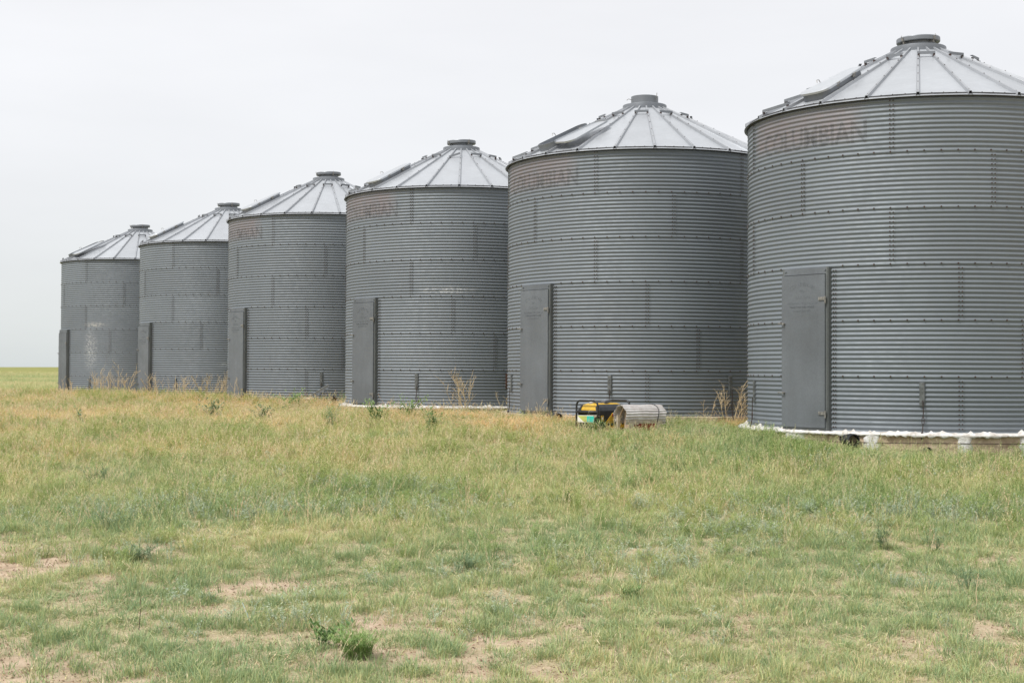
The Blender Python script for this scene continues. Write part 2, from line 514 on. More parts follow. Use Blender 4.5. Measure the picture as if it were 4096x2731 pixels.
# roof geometry
RE = 2.79; ZE = -.025; SL = 0.503; RI = 0.45
def zr(r): return WALL_H + ZE + (RE - r) * SL
RIB0 = -105.9 - 15 * 24          # rib angles: -105.9 + 15k
def panel_mesh():
    V = []; F = []
    na, nr = 4, 6
    for i in range(nr + 1):
        r = RE + (RI - RE) * i / nr
        for j in range(na + 1):
            a = 15 * j / na
            # flat chord sheet, slightly dished
            sag = -.006 * math.sin(math.pi * j / na) * (r / RE)
            V.append(P3(a, r, zr(r) + sag))
    for i in range(nr):
        for j in range(na):
            k = i * (na + 1) + j; F.append((k, k + 1, k + na + 2, k + na + 1))
    b = len(V)          # drip lip at the eave and a thin underside return
    for j in range(na + 1): V.append(P3(15 * j / na, RE + .001, zr(RE) - .009))
    for j in range(na + 1): V.append(P3(15 * j / na, RE - .055, zr(RE) + .004))
    for j in range(na):
        F.append((b + j, b + j + 1, j + 1, j)); F.append((b + na + 1 + j, b + na + 2 + j, b + j + 1, b + j))
    me = mesh_from('roof_panel', V, F, M['roof'], True); sharp(me, 30); return me
def rib_mesh():
    V = []; F = []
    for (r, w, h) in ((RE + .008, .030, .050), (RI + .03, .020, .036)):
        for (y, z) in ((-w, -.004), (-w * .62, h), (w * .62, h), (w, -.004), (w * .9, -.004), (w * .5, h - .004), (-w * .5, h - .004), (-w * .9, -.004)):
            V.append(Vector((r, y, zr(r) + z)))
    for j in range(7): F.append((j, j + 1, 8 + j + 1, 8 + j))
    F.append((7, 0, 8, 15)); F.append((15, 14, 13, 12, 11, 10, 9, 8)); F.append((0,1,6,7)); F.append((1,2,5,6)); F.append((2,3,4,5))
    me = mesh_from('roof_rib', V, F, [M['rib'], M['scrap_shade']]); 
    for p in me.polygons[-3:]: p.material_index = 1  # eave end coloured dark, painting the shade inside the open rib
    return me
ME_panel = panel_mesh(); ME_rib = rib_mesh()
rb = MB()
def rbolt(a, r, dz, s=.010):
    c = P3(a, r, zr(r) + dz)
    V = []
    for rr, hh in ((s, 0), (s * .75, .008)):
        for j in range(6):
            q = 2 * math.pi * j / 6; V.append(c + Vector((math.cos(q) * rr, math.sin(q) * rr, hh)))
    rb.add(V, [(j, (j + 1) % 6, 6 + (j + 1) % 6, 6 + j) for j in range(6)] + [(6, 7, 8, 9, 10, 11)])
for i in range(24):
    a = RIB0 + 15 * i
    for r in (2.72, 2.3, 1.9, 1.5, 1.15): rbolt(a, r, .044)
    for f_ in (.27, .5, .75): rbolt(a + 15 * f_, 2.715, .004)
roof_bolts_me = rb.mesh('roof_bolts', M['bolt'])

def step_bar(parent, a0, r, tilt=0.0, drop=0.0):
    """angle-iron bar spanning two roof ribs"""
    am = a0 + 7.5; c = P3(am, r, zr(r) + .075)
    half = r * math.sin(R_(7.5)) + .012
    t = Vector((-math.sin(R_(am)), math.cos(R_(am)), 0)); n = Vector((math.cos(R_(am)), math.sin(R_(am)), 0))
    if tilt:
        q = Matrix.Rotation(R_(tilt), 3, n); t = q @ t
        c = c - Vector((0, 0, drop)) + n * drop * 1.5
    up = t.cross(n) * -1
    if up.z < 0: up = -up
    rot = Matrix((t, n, up)).transposed()
    mb = MB()
    mb.box(c, (2 * half, .006, .044), rot)
    mb.box(c + n * -.022 + up * .021, (2 * half, .044, .005), rot)
    for s in (-1, 1):
        if tilt and s == (1 if tilt > 0 else -1): continue
        mb.box(c + t * s * (half - .02) - up * .035 - n * .012, (.03, .03, .05), rot, m=1)
    return mb.build('step_bar', [M['cap'], M['bolt']], parent)

def lid_outline(n=10, grow=0.0):
    # u along the slope (down positive), v sideways; straight hinge side, rounded
    pts = []
    lo, hi = .54 + grow, -.60 - grow; wl, wh = .27 + grow, .155 + grow
    def corner(cx, cy, r, a0, a1):
        for i in range(n + 1):
            a = R_(a0 + (a1 - a0) * i / n); pts.append((cx + r * math.cos(a), cy + r * math.sin(a)))
    corner(lo - .20, wl - .20, .20, 0, 80)
    corner(hi + .13, wh - .13, .13, 100, 180)
    corner(hi + .13, -wh + .13, .13, 180, 260)
    corner(lo - .20, -wl + .20, .20, 280, 360)
    return pts
def hatch(parent, opened):
    am = -143.4; r0 = 2.04
    n_ = P3(am, 1, 0); t = Vector((-math.sin(R_(am)), math.cos(R_(am)), 0))
    u = Vector((n_.x, n_.y, -SL)).normalized(); w = u.cross(t) ;  w = w if w.z > 0 else -w
    base = P3(am, r0, zr(r0))
    def Q(a, b, c): return base + u * a + t * b + w * c
    # curb wall
    o_ = lid_outline(6); k = len(o_); V = []; F = []
    for h in (-.02, .125):
        for (a, b) in o_: V.append(Q(a, b, h))
    for (h, s) in ((.125, .97), (-.02, .97)):
        for (a, b) in o_: V.append(Q(a * s, b * s, h))
    for L0 in range(3):
        for j in range(k): F.append((L0 * k + j, L0 * k + (j + 1) % k, (L0 + 1) * k + (j + 1) % k, (L0 + 1) * k + j))
    me = mesh_from('hatch_curb', V, F, M['cap'], True); sharp(me, 40)
    curb = obj('hatch_curb', me, parent)
    # lid: closed on top or swung over to the right
    g = lid_outline(6, .022)
    def Qo(a, b, c):
        if not opened: return Q(a, b, .128 + c)
        # hinge on the side at b=+.27 (right, seen from below): swing 180 deg
        hb = .285; return Q(a, 2 * hb - b, .115 - c - (2 * hb - b - hb) * .10)
    V = []; F = []; kk = len(g)
    for c_, s in ((-.030, 1.0), (.0, 1.0), (.006, .985), (.016, .6)):
        for (a, b) in g: V.append(Qo(a * s, b * s, c_))
    for L0 in range(3):
        for j in range(kk): F.append((L0 * kk + j, L0 * kk + (j + 1) % kk, (L0 + 1) * kk + (j + 1) % kk, (L0 + 1) * kk + j))
    F.append(tuple(3 * kk + j for j in range(kk)))
    if opened:
        for (a, b) in g: V.append(Qo(a * .98, b * .98, -.004))
        F.append(tuple(4 * kk + j for j in range(kk)))
    me = mesh_from('hatch_lid', V, F, M['roof'], True); sharp(me, 35)
    lid = obj('hatch_lid', me, parent)
    for a in (-.28, .18):
        mb = MB(); rot = Matrix((u, t, w)).transposed()
        mb.box(Q(a, .235 if a > 0 else .205, .085), (.07, .02, .05), rot, bev=.004)
        mb.tube([Q(a - .035, .27 if a > 0 else .235, .118), Q(a + .035, .27 if a > 0 else .235, .118)], .010, 6)
        mb.build('hatch_hinge', M['hinge'], curb)
    mb = MB(); bb = -.26
    mb.tube([Q(-.05, bb, .10), Q(-.05, bb - .02, .17), Q(0, bb - .02, .185), Q(.03, bb, .15)], .006, 6)
    mb.build('hatch_hasp', M['hinge'], lid if not opened else curb)

# roof centre
def peak_cap(parent, lid=True):
    mb = MB()
    z0 = WALL_H
    mb.lathe([(.50, zr(.50) - .01), (.50, zr(.5) + .028), (.475, zr(.5) + .034), (.44, z0 + 1.165), (.44, z0 + 1.235),
              (.437, z0 + 1.247), (.425, z0 + 1.25), (.30, z0 + 1.275), (.272, z0 + 1.285), (.272, z0 + 1.40 if lid else z0 + 1.425),
              (.262, z0 + 1.40 if lid else z0 + 1.425), (.262, z0 + 1.25)], 48)
    mb.build('peak_collar', M['cap'], parent, angle=30)
    if lid:
        mb = MB()
        mb.lathe([(.255, 0), (.338, 0), (.345, .012), (.345, .066), (.338, .078), (.20, .092), (.02, .097)], 44, cap1=True)
        o = mb.build('peak_lid', M['cap'], parent, angle=30)
        o.location = (0, 0, z0 + 1.335); o.rotation_euler = (R_(1.2), R_(-1.5), 0)
        for a in (-150, -60):
            m2 = MB(); c = P3(a, .352, .03)
            rot = Matrix.Rotation(R_(a), 3, 'Z')
            m2.box(c, (.02, .035, .06), rot, bev=.004); m2.tube([c + rot @ Vector((.01, 0, .02)), c + rot @ Vector((.03, 0, .04)), c + rot @ Vector((.012, 0, .058))], .005, 5)
            m2.box(c + rot @ Vector((-.03, 0, -.045)), (.02, .03, .05), rot)
            m2.build('lid_clip', M['hinge'], o)
    else:
        for a, h in ((-165, 0), (-45, .03)):
            m2 = MB(); c = P3(a, .29, z0 + 1.36 + h)
            rot = Matrix.Rotation(R_(a), 3, 'Z')
            m2.tube([c - rot @ Vector((.03, 0, .02)), c, c + rot @ Vector((.05, 0, .01)), c + rot @ Vector((.09, 0, -.02))] if a < -100 else
                    [c - rot @ Vector((.02, 0, .05)), c + rot @ Vector((.02, 0, .0)), c + rot @ Vector((.03, 0, .08))], .006, 5)
            m2.build('neck_hook', M['hinge'], parent)
    mb = MB(); mb.lathe([(.262, 0), (.01, .0)], 24); o = mb.build('neck_shade_disc', M['scrap_shade'], parent); o.location = (0, 0, z0 + 1.26)  # dark disc painting the unlit hollow of the neck

# ---- text
def text_mesh(body, size, extrude=0.0, res=2, bold=0.0):
    cu = bpy.data.curves.new('t', 'FONT'); cu.body = body; cu.size = size; cu.extrude = extrude
    cu.align_x = 'CENTER'; cu.resolution_u = res; cu.offset = bold
    o = bpy.data.objects.new('t', cu); C.objects.link(o)
    dg = bpy.context.evaluated_depsgraph_get(); dg.update()
    me = bpy.data.meshes.new_from_object(o.evaluated_get(dg))
    bpy.data.objects.remove(o); bpy.data.curves.remove(cu)
    return me

def sign_mesh():
    """faded lettering following the corrugated wall"""
    me = text_mesh("COLUMBIAN", .50, 0, 3, .012)
    bm = bmesh.new(); bm.from_mesh(me)
    xsv = [v.co.x for v in bm.verts]; ysv = [v.co.y for v in bm.verts]
    x0, x1, y0, y1 = min(xsv), max(xsv), min(ysv), max(ysv)
    W, H = 2.03, .34
    for v in bm.verts:
        v.co.x = (v.co.x - x0) / (x1 - x0) * W; v.co.y = (v.co.y - y0) / (y1 - y0) * H
    y = PITCH / 8
    while y < H:
        bmesh.ops.bisect_plane(bm, geom=bm.verts[:] + bm.edges[:] + bm.faces[:], plane_co=(0, y, 0), plane_no=(0, 1, 0)); y += PITCH / 8
    x = .06
    while x < W:
        bmesh.ops.bisect_plane(bm, geom=bm.verts[:] + bm.edges[:] + bm.faces[:], plane_co=(x, 0, 0), plane_no=(1, 0, 0)); x += .06
    zb = WALL_H - .655
    for v in bm.verts:
        a = -163.8 + math.degrees(v.co.x / BR); z = zb + v.co.y
        v.co = P3(a, rad(z) + .0045, z)
    bmesh.ops.recalc_face_normals(bm, faces=bm.faces)
    bm.to_mesh(me); bm.free()
    for p in me.polygons: p.use_smooth = True
    me.materials.clear(); me.materials.append(M['paint']); me.name = 'faded_lettering'
    return me
ME_sign = sign_mesh()

# ---- door, in its own frame: x across (right when seen from outside), y = outward normal, z up
DOOR_A = -141.9
DZ0, DZ1 = .045, 2.322
def door_frame_mx():
    n = P3(DOOR_A, 1, 0); x = Vector((-n.y, n.x, 0)); 
    return Matrix((x, n, Vector((0, 0, 1)))).transposed()
DM = door_frame_mx()
def D(x, y, z): return DM @ Vector((x, y, z))
def leaf_y(x, z):
    u_ = (x + .445) / .83; v_ = (z - DZ0) / (DZ1 - DZ0)
    return 2.793 + .004 * math.sin(u_ * math.pi) * math.sin(v_ * 9) + .0045 * mnoise.noise(Vector((x * 3, z * 2.3, 4))) + (.004 if .755 < v_ < .79 else 0)
def door_leaf_mesh():
    V = []; F = []; nxx, nzz = 10, 26
    x0, x1 = -.445, .385
    for i in range(nzz + 1):
        for j in range(nxx + 1):
            u = j / nxx; v = i / nzz; x = x0 + (x1 - x0) * u; z = DZ0 + (DZ1 - DZ0) * v
            y = leaf_y(x, z)
            V.append(D(x, y, z))
    for i in range(nzz):
        for j in range(nxx):
            k = i * (nxx + 1) + j; F.append((k, k + 1, k + nxx + 2, k + nxx + 1))
    b = len(V); ring = [j for j in range(nxx + 1)] + [(i + 1) * (nxx + 1) - 1 for i in range(1, nzz + 1)] + \
        [nzz * (nxx + 1) + j for j in range(nxx - 1, -1, -1)] + [i * (nxx + 1) for i in range(nzz - 1, 0, -1)]
    n = P3(DOOR_A, 1, 0)
    for i in ring: V.append(V[i] - n * .028)
    for q in range(len(ring)):
        F.append((ring[q], ring[(q + 1) % len(ring)], b + (q + 1) % len(ring), b + q))
    me = mesh_from('door', V, F, M['door'], True); sharp(me, 35)
    bm = bmesh.new(); bm.from_mesh(me); bmesh.ops.recalc_face_normals(bm, faces=bm.faces); bm.to_mesh(me); bm.free()
    return me
ME_leaf = door_leaf_mesh()
def frame_mesh():
    mb = MB()
    for (x, w) in ((-.425, .03), (.402, .034)):
        mb.box(D(x, 2.685, 1.22), (w, .17, 2.42), DM)
    mb.box(D(.424, 2.66, 1.22), (.012, .20, 2.42), DM)
    mb.box(D(-.01, 2.71, 2.375), (.80, .09, .105), DM)
    mb.box(D(-.01, 2.685, .02), (.80, .17, .04), DM)
    mb.box(D(-.02, 2.62, 1.2), (.80, .01, 2.36), DM)
    return mb.mesh('door_frame', M['jamb'])
ME_frame = frame_mesh()
mbh = MB(); mbh.box(D(-.01, 2.765, 2.38), (.80, .012, .095), DM)
for x in (-.385, .375): mbh.tube([D(x, 2.77, 2.385), D(x, 2.785, 2.385)], .014, 6)
ME_header = mbh.mesh('door_header', M['door'])
def hinge_mesh(z):
    mb = MB()
    mb.box(D(.335, 2.803, z), (.125, .008, .05), DM, bev=.002); mb.tube([D(.398, 2.80, z - .07), D(.398, 2.80, z + .035)], .013, 7)
    mb.box(D(.30, 2.809, z - .012), (.02, .008, .02), DM)
    return mb.mesh('hinge', M['hinge'])
def latch_mesh(z):
    mb = MB()
    mb.tube([D(-.39, 2.79, z), D(-.39, 2.835, z)], .016, 8)
    mb.tube([D(-.39, 2.825, z), D(-.45, 2.832, z + .006), D(-.495, 2.82, z + .006), D(-.50, 2.80, z)], .008, 6)
    return mb.mesh('latch', M['hinge'])
ME_hinges = [hinge_mesh(1.96), hinge_mesh(.265)]
ME_latches = [latch_mesh(1.60), latch_mesh(.555)]
def emboss_meshes():
    outm = []
    yy = 2.800; cx = -.045
    def finish(V, F): outm.append(mesh_from('embossed_line', V, F, M['door']))
    def put(V, F, me, fn):
        b = len(V)
        for v in me.vertices: V.append(fn(v.co))
        for p in me.polygons: F.append(tuple(b + i for i in p.vertices))
        bpy.data.meshes.remove(me)
    word = "COLUMBIAN"; rr = .36; zc = 1.80; V = []; F = []
    for i, ch in enumerate(word):
        th = (i - (len(word) - 1) / 2) * .142
        def fn(co, th=th):
            x = rr * math.sin(th) + co.x * math.cos(th) + co.y * math.sin(th)
            z = rr * math.cos(th) - co.x * math.sin(th) + co.y * math.cos(th)
            return D(cx + x, leaf_y(cx + x, zc + z) + .0013 + co.z, zc + z)
        put(V, F, text_mesh(ch, .088, .0007, 2), fn)
    finish(V, F)
    for (txt, s_, z) in (("FLD", .055, 2.065), ("AAA-BIN", .075, 1.965), ("COLUMBIAN STEEL TANK CO", .044, 1.885),
                        ("TANKS FOR THE WORLD", .042, 1.83), ("KANSAS CITY MO", .042, 1.775)):
        V = []; F = []
        put(V, F, text_mesh(txt, s_, .0005, 1), lambda co, z=z: D(cx + co.x, leaf_y(cx + co.x, z) + .0012 + co.z, z + co.y))
        finish(V, F)
    return outm
ME_emboss = emboss_meshes()

def anchor(parent, a, rust=False):
    mb = MB(); n = P3(a, 1, 0); rot = Matrix.Rotation(R_(a), 3, 'Z')
    c = n * (BR + .02)
    mb.box(c + Vector((0, 0, .565)), (.02, .062, .34), rot, bev=.003)
    for s in (-1, 1): mb.box(c + rot @ Vector((-.012, s * .034, .565)), (.03, .007, .34), rot)
    for z in (.66, .60): mb.tube([c + rot @ Vector((.0, 0, z)), c + rot @ Vector((.02, 0, z))], .011, 6)
    o = mb.build('anchor_bracket', M['rusty'] if rust else M['bracket'], parent)
    m2 = MB()
    j = random.uniform(-.02, .02)
    q = lambda y, z, x=.03: c + rot @ Vector((x, y, z))
    m2.tube([q(.01, .47), q(.01 + j, .30), q(.005 + j, .24)], .007, 6)
    m2.tube([q(.005 + j, .245), q(.02 + j, .21), q(.02 + j, .15), q(.004 + j, .12)], .006, 5)
    m2.tube([q(.005 + j, .245), q(-.01 + j, .21), q(-.01 + j, .15), q(.004 + j, .12)], .006, 5)
    m2.tube([q(.004 + j, .125), q(.0, -.02, .06)], .0075, 6)
    m2.tube([q(.0, .02, .055), q(.0, -.08, .075)], .017, 6)
    m2.build('tie_rod', M['rod'], parent)

BINS = [  # x, y, wall-top z, rotation deg, open hatch, sign, lid, anchors, bar offset, label
    (6.580, 23.266, 3.994, 0.0, False, True, True, (-104.8, -172.4, -60), 0, 'corrugated steel grain bin cut by the right edge of the photo, nearest of the row'),
    (2.642, 28.779, 4.058, -0.5, True, True, False, (-108.3, -165, -60), 0, 'corrugated steel grain bin behind the yellow generator, open roof hatch and no cap lid'),
    (-1.233, 34.390, 4.059, 2.0, False, True, True, (-108.6, -65.6), 0, 'corrugated steel grain bin on white foam with one roof step bar hanging crooked'),
    (-5.147, 40.093, 4.066, -0.6, False, True, True, (-85.9, -150), 15, 'corrugated steel grain bin with a loose metal channel leaning at its foot'),
    (-9.048, 45.747, 3.841, -1.8, False, False, True, (-112.8, -60), 0, 'unlettered corrugated steel grain bin with closed hatch, foot hidden behind dry weeds'),
    (-13.574, 52.347, 3.791, -3.0, True, False, True, (-112.7, -60), 0, 'farthest corrugated steel grain bin at left, scraped white, hatch lid open'),
]
for bi, (bx, by, zt, rot, opened, sign, lid, anch, boff, lab) in enumerate(BINS):
    zt += EYE
    zbase = zt - WALL_H
    t = thing('grain_bin', lab, 'grain bin', (bx, by, zbase), R_(rot), 'row of six corrugated steel grain bins')
    for k in range(1, 7):
        for (s, w) in ring_layout(k):
            isn = sign and k == 1 and abs(s + 173.4) < 1
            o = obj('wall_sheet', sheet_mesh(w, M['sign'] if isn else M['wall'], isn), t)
            o.location = (0, 0, WALL_H - k * RH); o.rotation_euler = (0, 0, R_(s + random.uniform(-.1, .1)))
            if isn:
                o['label'] = 'top wall sheet stained pinkish with faded lettering'
                sg = obj('faded_lettering', ME_sign, o)
                sg.matrix_parent_inverse = (Matrix.Translation(o.location) @ Matrix.Rotation(o.rotation_euler.z, 4, 'Z')).inverted()
    o = obj('wall_bolts', wall_bolts_me, t); o['kind'] = 'stuff'
    for i in range(24):
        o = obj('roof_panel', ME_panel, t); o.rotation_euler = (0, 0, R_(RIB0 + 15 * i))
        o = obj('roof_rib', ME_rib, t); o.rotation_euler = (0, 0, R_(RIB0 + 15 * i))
    o = obj('roof_bolts', roof_bolts_me, t); o['kind'] = 'stuff'
    mb = MB(); mb.lathe([(BR - .01, WALL_H - .02), (BR - .01, WALL_H + .012), (BR + .022, WALL_H + .012), (BR + .022, WALL_H - .045)], 72)
    mb.build('eave_shade_angle', M['scrap_shade'], t, smooth=False)  # coloured dark to paint the shadow line below the roof edge
    for i in range(12):
        a0 = -105.9 + 30 * i + boff
        if bi == 2 and i == 0: step_bar(t, a0 - .5, .98, 17, .03)['label'] = 'step bar hanging crooked'
        else: step_bar(t, a0, .95)
    for r in (2.70, 2.33, 1.95, 1.55): step_bar(t, -165.9, r)
    hatch(t, opened)
    peak_cap(t, lid)
    obj('door_frame', ME_frame, t)
    dl = obj('door', ME_leaf, t)
    for h in ME_hinges: obj('hinge', h, dl)
    for h in ME_latches: obj('latch', h, dl)
    if bi < 5:
        for me_ in ME_emboss: obj('embossed_line', me_, dl)
    obj('door_header', ME_header, t)
    for a in anch: anchor(t, a - rot, rust=(bi == 2 and a > -100))
    # unseen inner floor disc comes with the foundation, added against light leaks
    # ---------------- foundation
    foam = bi in (0, 2)
    desc = {0: 'timber ring under the nearest bin at right, daubed with white foam', 1: 'bare timber ring under the bin behind the generator',
            2: 'timber ring with white foam bead under the bin left of the generator', 3: 'greyish timber ring under the bin with the leaning channel',
            4: 'timber ring hidden by dry weeds under the bin second from left', 5: 'timber ring hidden in grass under the farthest bin at left'}[bi]
    f = thing('bin_foundation', desc, 'foundation', (bx, by, zbase), 0, 'timber rings under the grain bins')
    nseg = 12; a_off = {0: -124.5, 1: -128, 2: -120, 3: -110, 4: -100, 5: -100}[bi]
    rO = 2.86
    Htim = .50
    SEG = [a_off + 30 * i for i in range(13)] if bi else [-171, -145, -119, -93, -74, -48, -22, 4, 30, 56, 82, 108, 134, 160, 189]
    nseg = len(SEG) - 1
    for i in range(nseg):
        a0 = SEG[i]; aw = SEG[i + 1] - a0
        V = []; F = []; ns = 5
        gap = .9 if foam else .25
        for j in range(ns + 1):
            a = a0 + gap + (aw - 2 * gap) * j / ns
            wob = .008 * math.sin(j * 2.1 + i)
            ch = math.cos(R_(13)) / math.cos(R_((a - a0 - aw / 2) * 30 / aw)) * 1.0
            ro = rO * (.35 + .65 * ch) + wob
            for (r, z) in ((2.5, -.012), (ro - .012, -.012 - .002 * (i % 3)), (ro, -.024), (ro + .004, -Htim)): V.append(P3(a, r, z))
        for j in range(ns):
            for q in range(3): F.append((j * 4 + q, (j + 1) * 4 + q, (j + 1) * 4 + q + 1, j * 4 + q + 1))
        F.append((0, 1, 2, 3)); F.append(tuple(ns * 4 + q for q in (3, 2, 1, 0)))
        me = mesh_from('timber', V, F, M['timber2'] if bi in (1, 3) else M['timber'])
        bm = bmesh.new(); bm.from_mesh(me); bmesh.ops.recalc_face_normals(bm, faces=bm.faces); bm.to_mesh(me); bm.free()
        obj('timber', me, f)
    mb = MB(); mb.lathe([(2.66, -.02), (.02, -.02)], 48); mb.build('light_stop_floor', M['timber'], f)  # unseen disc added so no light leaks through the bin
    if foam:
        # irregular foam bead along the foot of the wall
        V = []; F = []; na = 560; prof = 7
        for i in range(na):
            a = 360 * i / na
            n1 = mnoise.noise(Vector((math.cos(R_(a)) * 9, math.sin(R_(a)) * 9, bi)))
            n2 = mnoise.noise(Vector((math.cos(R_(a)) * 40, math.sin(R_(a)) * 40, bi + 5)))
            n3 = mnoise.noise(Vector((math.cos(R_(a)) * 90, math.sin(R_(a)) * 90, bi + 9)))
            hi = .012 + .03 * max(0, n1) + .03 * max(0, n2) + .13 * max(0, n3 - .28) + .10 * max(0, n2 - .35); lo = -.045 - .03 * n2 - .025 * n3
            if -152 < ((a + 180) % 360) - 180 < -132: hi = .004
            ro = rO + .018 + .010 * n1
            for q, (r, z) in enumerate(((BR - .01, hi), (BR + .022 + .02 * n3, hi * .95), (BR + .06, hi * .35 + .002 + .018 * n3), (ro - .01, -.004 + .006 * n2), (ro + .004, -.022), (ro, lo), (ro - .05, lo - .004))):
                V.append(P3(a, r, z))
        for i in range(na):
            for q in range(prof - 1):
                F.append((i * prof + q, i * prof + q + 1, ((i + 1) % na) * prof + q + 1, ((i + 1) % na) * prof + q))
        obj('foam_bead', mesh_from('foam_bead', V, F, M['foam'], True), f)
        for i in range(nseg):
            ac = SEG[i]; w = (2.1, 4.2, 2.6, 2.3, 2.7)[i % 5] if bi == 0 else 1.5
            V = []; F = []; ni, nj = 12, 10
            for q in range(nj + 1):
                z = -.03 - (Htim - .03) * q / nj
                for j in range(ni + 1):
                    u = j / ni * 2 - 1
                    edge = 1 + .55 * mnoise.noise(Vector((i * 3 + (u > 0), z * 14, bi)))
                    a = ac + u * w * edge
                    bulge = .022 * (1 - abs(u) ** 3) + .006 * mnoise.noise(Vector((a, z * 20, 2)))
                    V.append(P3(a, rO - .004 + bulge - (.02 if abs(u) > .98 else 0), z))
            for q in range(nj):
                for j in range(ni): F.append((q * (ni + 1) + j, q * (ni + 1) + j + 1, (q + 1) * (ni + 1) + j + 1, (q + 1) * (ni + 1) + j))
            obj('foam_patch', mesh_from('foam_patch', V, F, M['foam'], True), f)
    if bi < 3:
        mb = MB(); mb.tube([P3(3 * i, rO + .016 + .004 * math.sin(i), -.135 + .006 * math.sin(i * .3)) for i in range(121)], .006, 5, cap=False)
        mb.build('strap_wire', M['rod'], f)

# ================================================================== air pipes at the foundations
def pipe(x, y, z, r, length, az, label, cat='pipe', mat='blackpl', tilt=0):
    t = thing('drain_pipe', label, cat, (x, y, z), az, 'pipe ends at the bin foundations')
    mb = MB()
    ri = r * .86; n = 22
    prof = []
    for i in range(19):
        q = -length * i / 18; rr = r + (.006 if i % 2 else 0)
        prof.append((rr, q))
    V = []; F = []
    ring = [(ri, -length), (ri, 0.0)] + prof
    for (rr, q) in ring:
        for j in range(n):
            a = 2 * math.pi * j / n; V.append((rr * math.cos(a), q, rr * math.sin(a)))
    for i in range(len(ring) - 1):
        for j in range(n): F.append((i * n + j, (i + 1) * n + j, (i + 1) * n + (j + 1) % n, i * n + (j + 1) % n))
    F.append(tuple(range(n)))
    me = mesh_from('pipe_wall', V, F, M[mat], True); sharp(me, 50)
    o = obj('pipe_wall', me, t); o.rotation_euler = (R_(tilt), 0, 0)
    return t
pipe(4.95, 20.80, .555, .09, .30, R_(-168), 'black corrugated pipe poking out of the foundation right of the nearest bin door')
pipe(.83, 25.85, G(.83, 25.85) + .10, .098, .5, R_(-165), 'grey black pipe end left of the yellow generator', tilt=2)
pipe(5.92, 20.42, .43, .045, .3, R_(-178), 'small black pipe end low in the grass under the nearest bin')
pipe(-4.55, 36.92, G(-4.55, 36.92) + .10, .06, .3, R_(-160), 'dark pipe end in yellow grass beside the gap between third and fourth bins')

# log end, rusty lump, scrap boards
def lump(name, x, y, z, d, rz, mat, label, cat, sub=2, seed=1):
    bm = bmesh.new(); bmesh.ops.create_cube(bm, size=1)
    bmesh.ops.subdivide_edges(bm, edges=bm.edges[:], cuts=3, use_grid_fill=True)
    for v in bm.verts:
        c = v.co; k = 1 - .10 * (abs(c.x * 2) ** 4 + abs(c.y * 2) ** 4 + abs(c.z * 2) ** 4) / 2
        nn = mnoise.noise(c * 4 + Vector((seed, 0, 0))) * .12
        v.co = Vector((c.x * d[0], c.y * d[1], c.z * d[2])) * (k + nn)
    me = bpy.data.meshes.new(name); bm.to_mesh(me); bm.free(); me.materials.append(mat)
    for p in me.polygons: p.use_smooth = True
    o = obj(name, me); o.location = (x, y, z); o.rotation_euler = (0, .06, rz)
    return tag(o, label, cat)
mb = MB(); mb.lathe([(.001, -.12), (.06, -.12), (.068, -.11), (.065, .02), (.068, .11), (.06, .125), (.001, .12)], 14)
o = mb.build('wood_log', M['timber2'], None, angle=40); o.location = (-5.18, 36.6, G(-5.18, 36.6) + .10); o.rotation_euler = (0, R_(88), R_(15))
tag(o, 'short pale log lying in grass below the leaning metal channel', 'log')
lump('rusty_scrap', -6.75, 36.35, G(-6.75, 36.35) + .15, (.26, .16, .12), .3, M['rusty'], 'rusty brown lump by the foot of the door on the third bin from left', 'scrap', seed=5)
for i, (x, y, dz, d, rz, lb) in enumerate(((7.15, 20.22, .10, (.42, .12, .02), .1, 'dark scrap board lying highest of the pile at lower right foundation'),
                                       (6.95, 20.12, .06, (.30, .14, .02), -.15, 'dark scrap board lying lowest and leftmost in the pile at lower right foundation'),
                                       (7.35, 20.12, .055, (.34, .16, .02), .35, 'dark scrap board at the right end of the pile at lower right foundation'))):
    lump('scrap_board', x, y, G(x, y) + dz, d, rz, M['scrap_shade'], lb, 'board', seed=i * 3)['group'] = 'scrap boards at the foundation'

# leaning metal channel at the third bin
t = thing('metal_channel', 'grey metal channel leaning against the bin foot in the weeds', 'metal channel', (-4.95, 37.05, 0))
mb = MB()
a = Vector((-5.33, 36.95, G(-5.33, 36.9) + .06)) - t.location.copy(); b = Vector((-4.72, 37.15, 1.13)) - t.location.copy()
d = (b - a); rotm = d.to_track_quat('X', 'Z').to_matrix()
mb.box((a + b) / 2, (d.length, .012, .085), rotm)
mb.box((a + b) / 2 + rotm @ Vector((0, -.02, .04)), (d.length, .045, .006), rotm)
mb.box((a + b) / 2 + rotm @ Vector((0, -.02, -.04)), (d.length, .045, .006), rotm)
mb.build('channel', M['roof'], t)

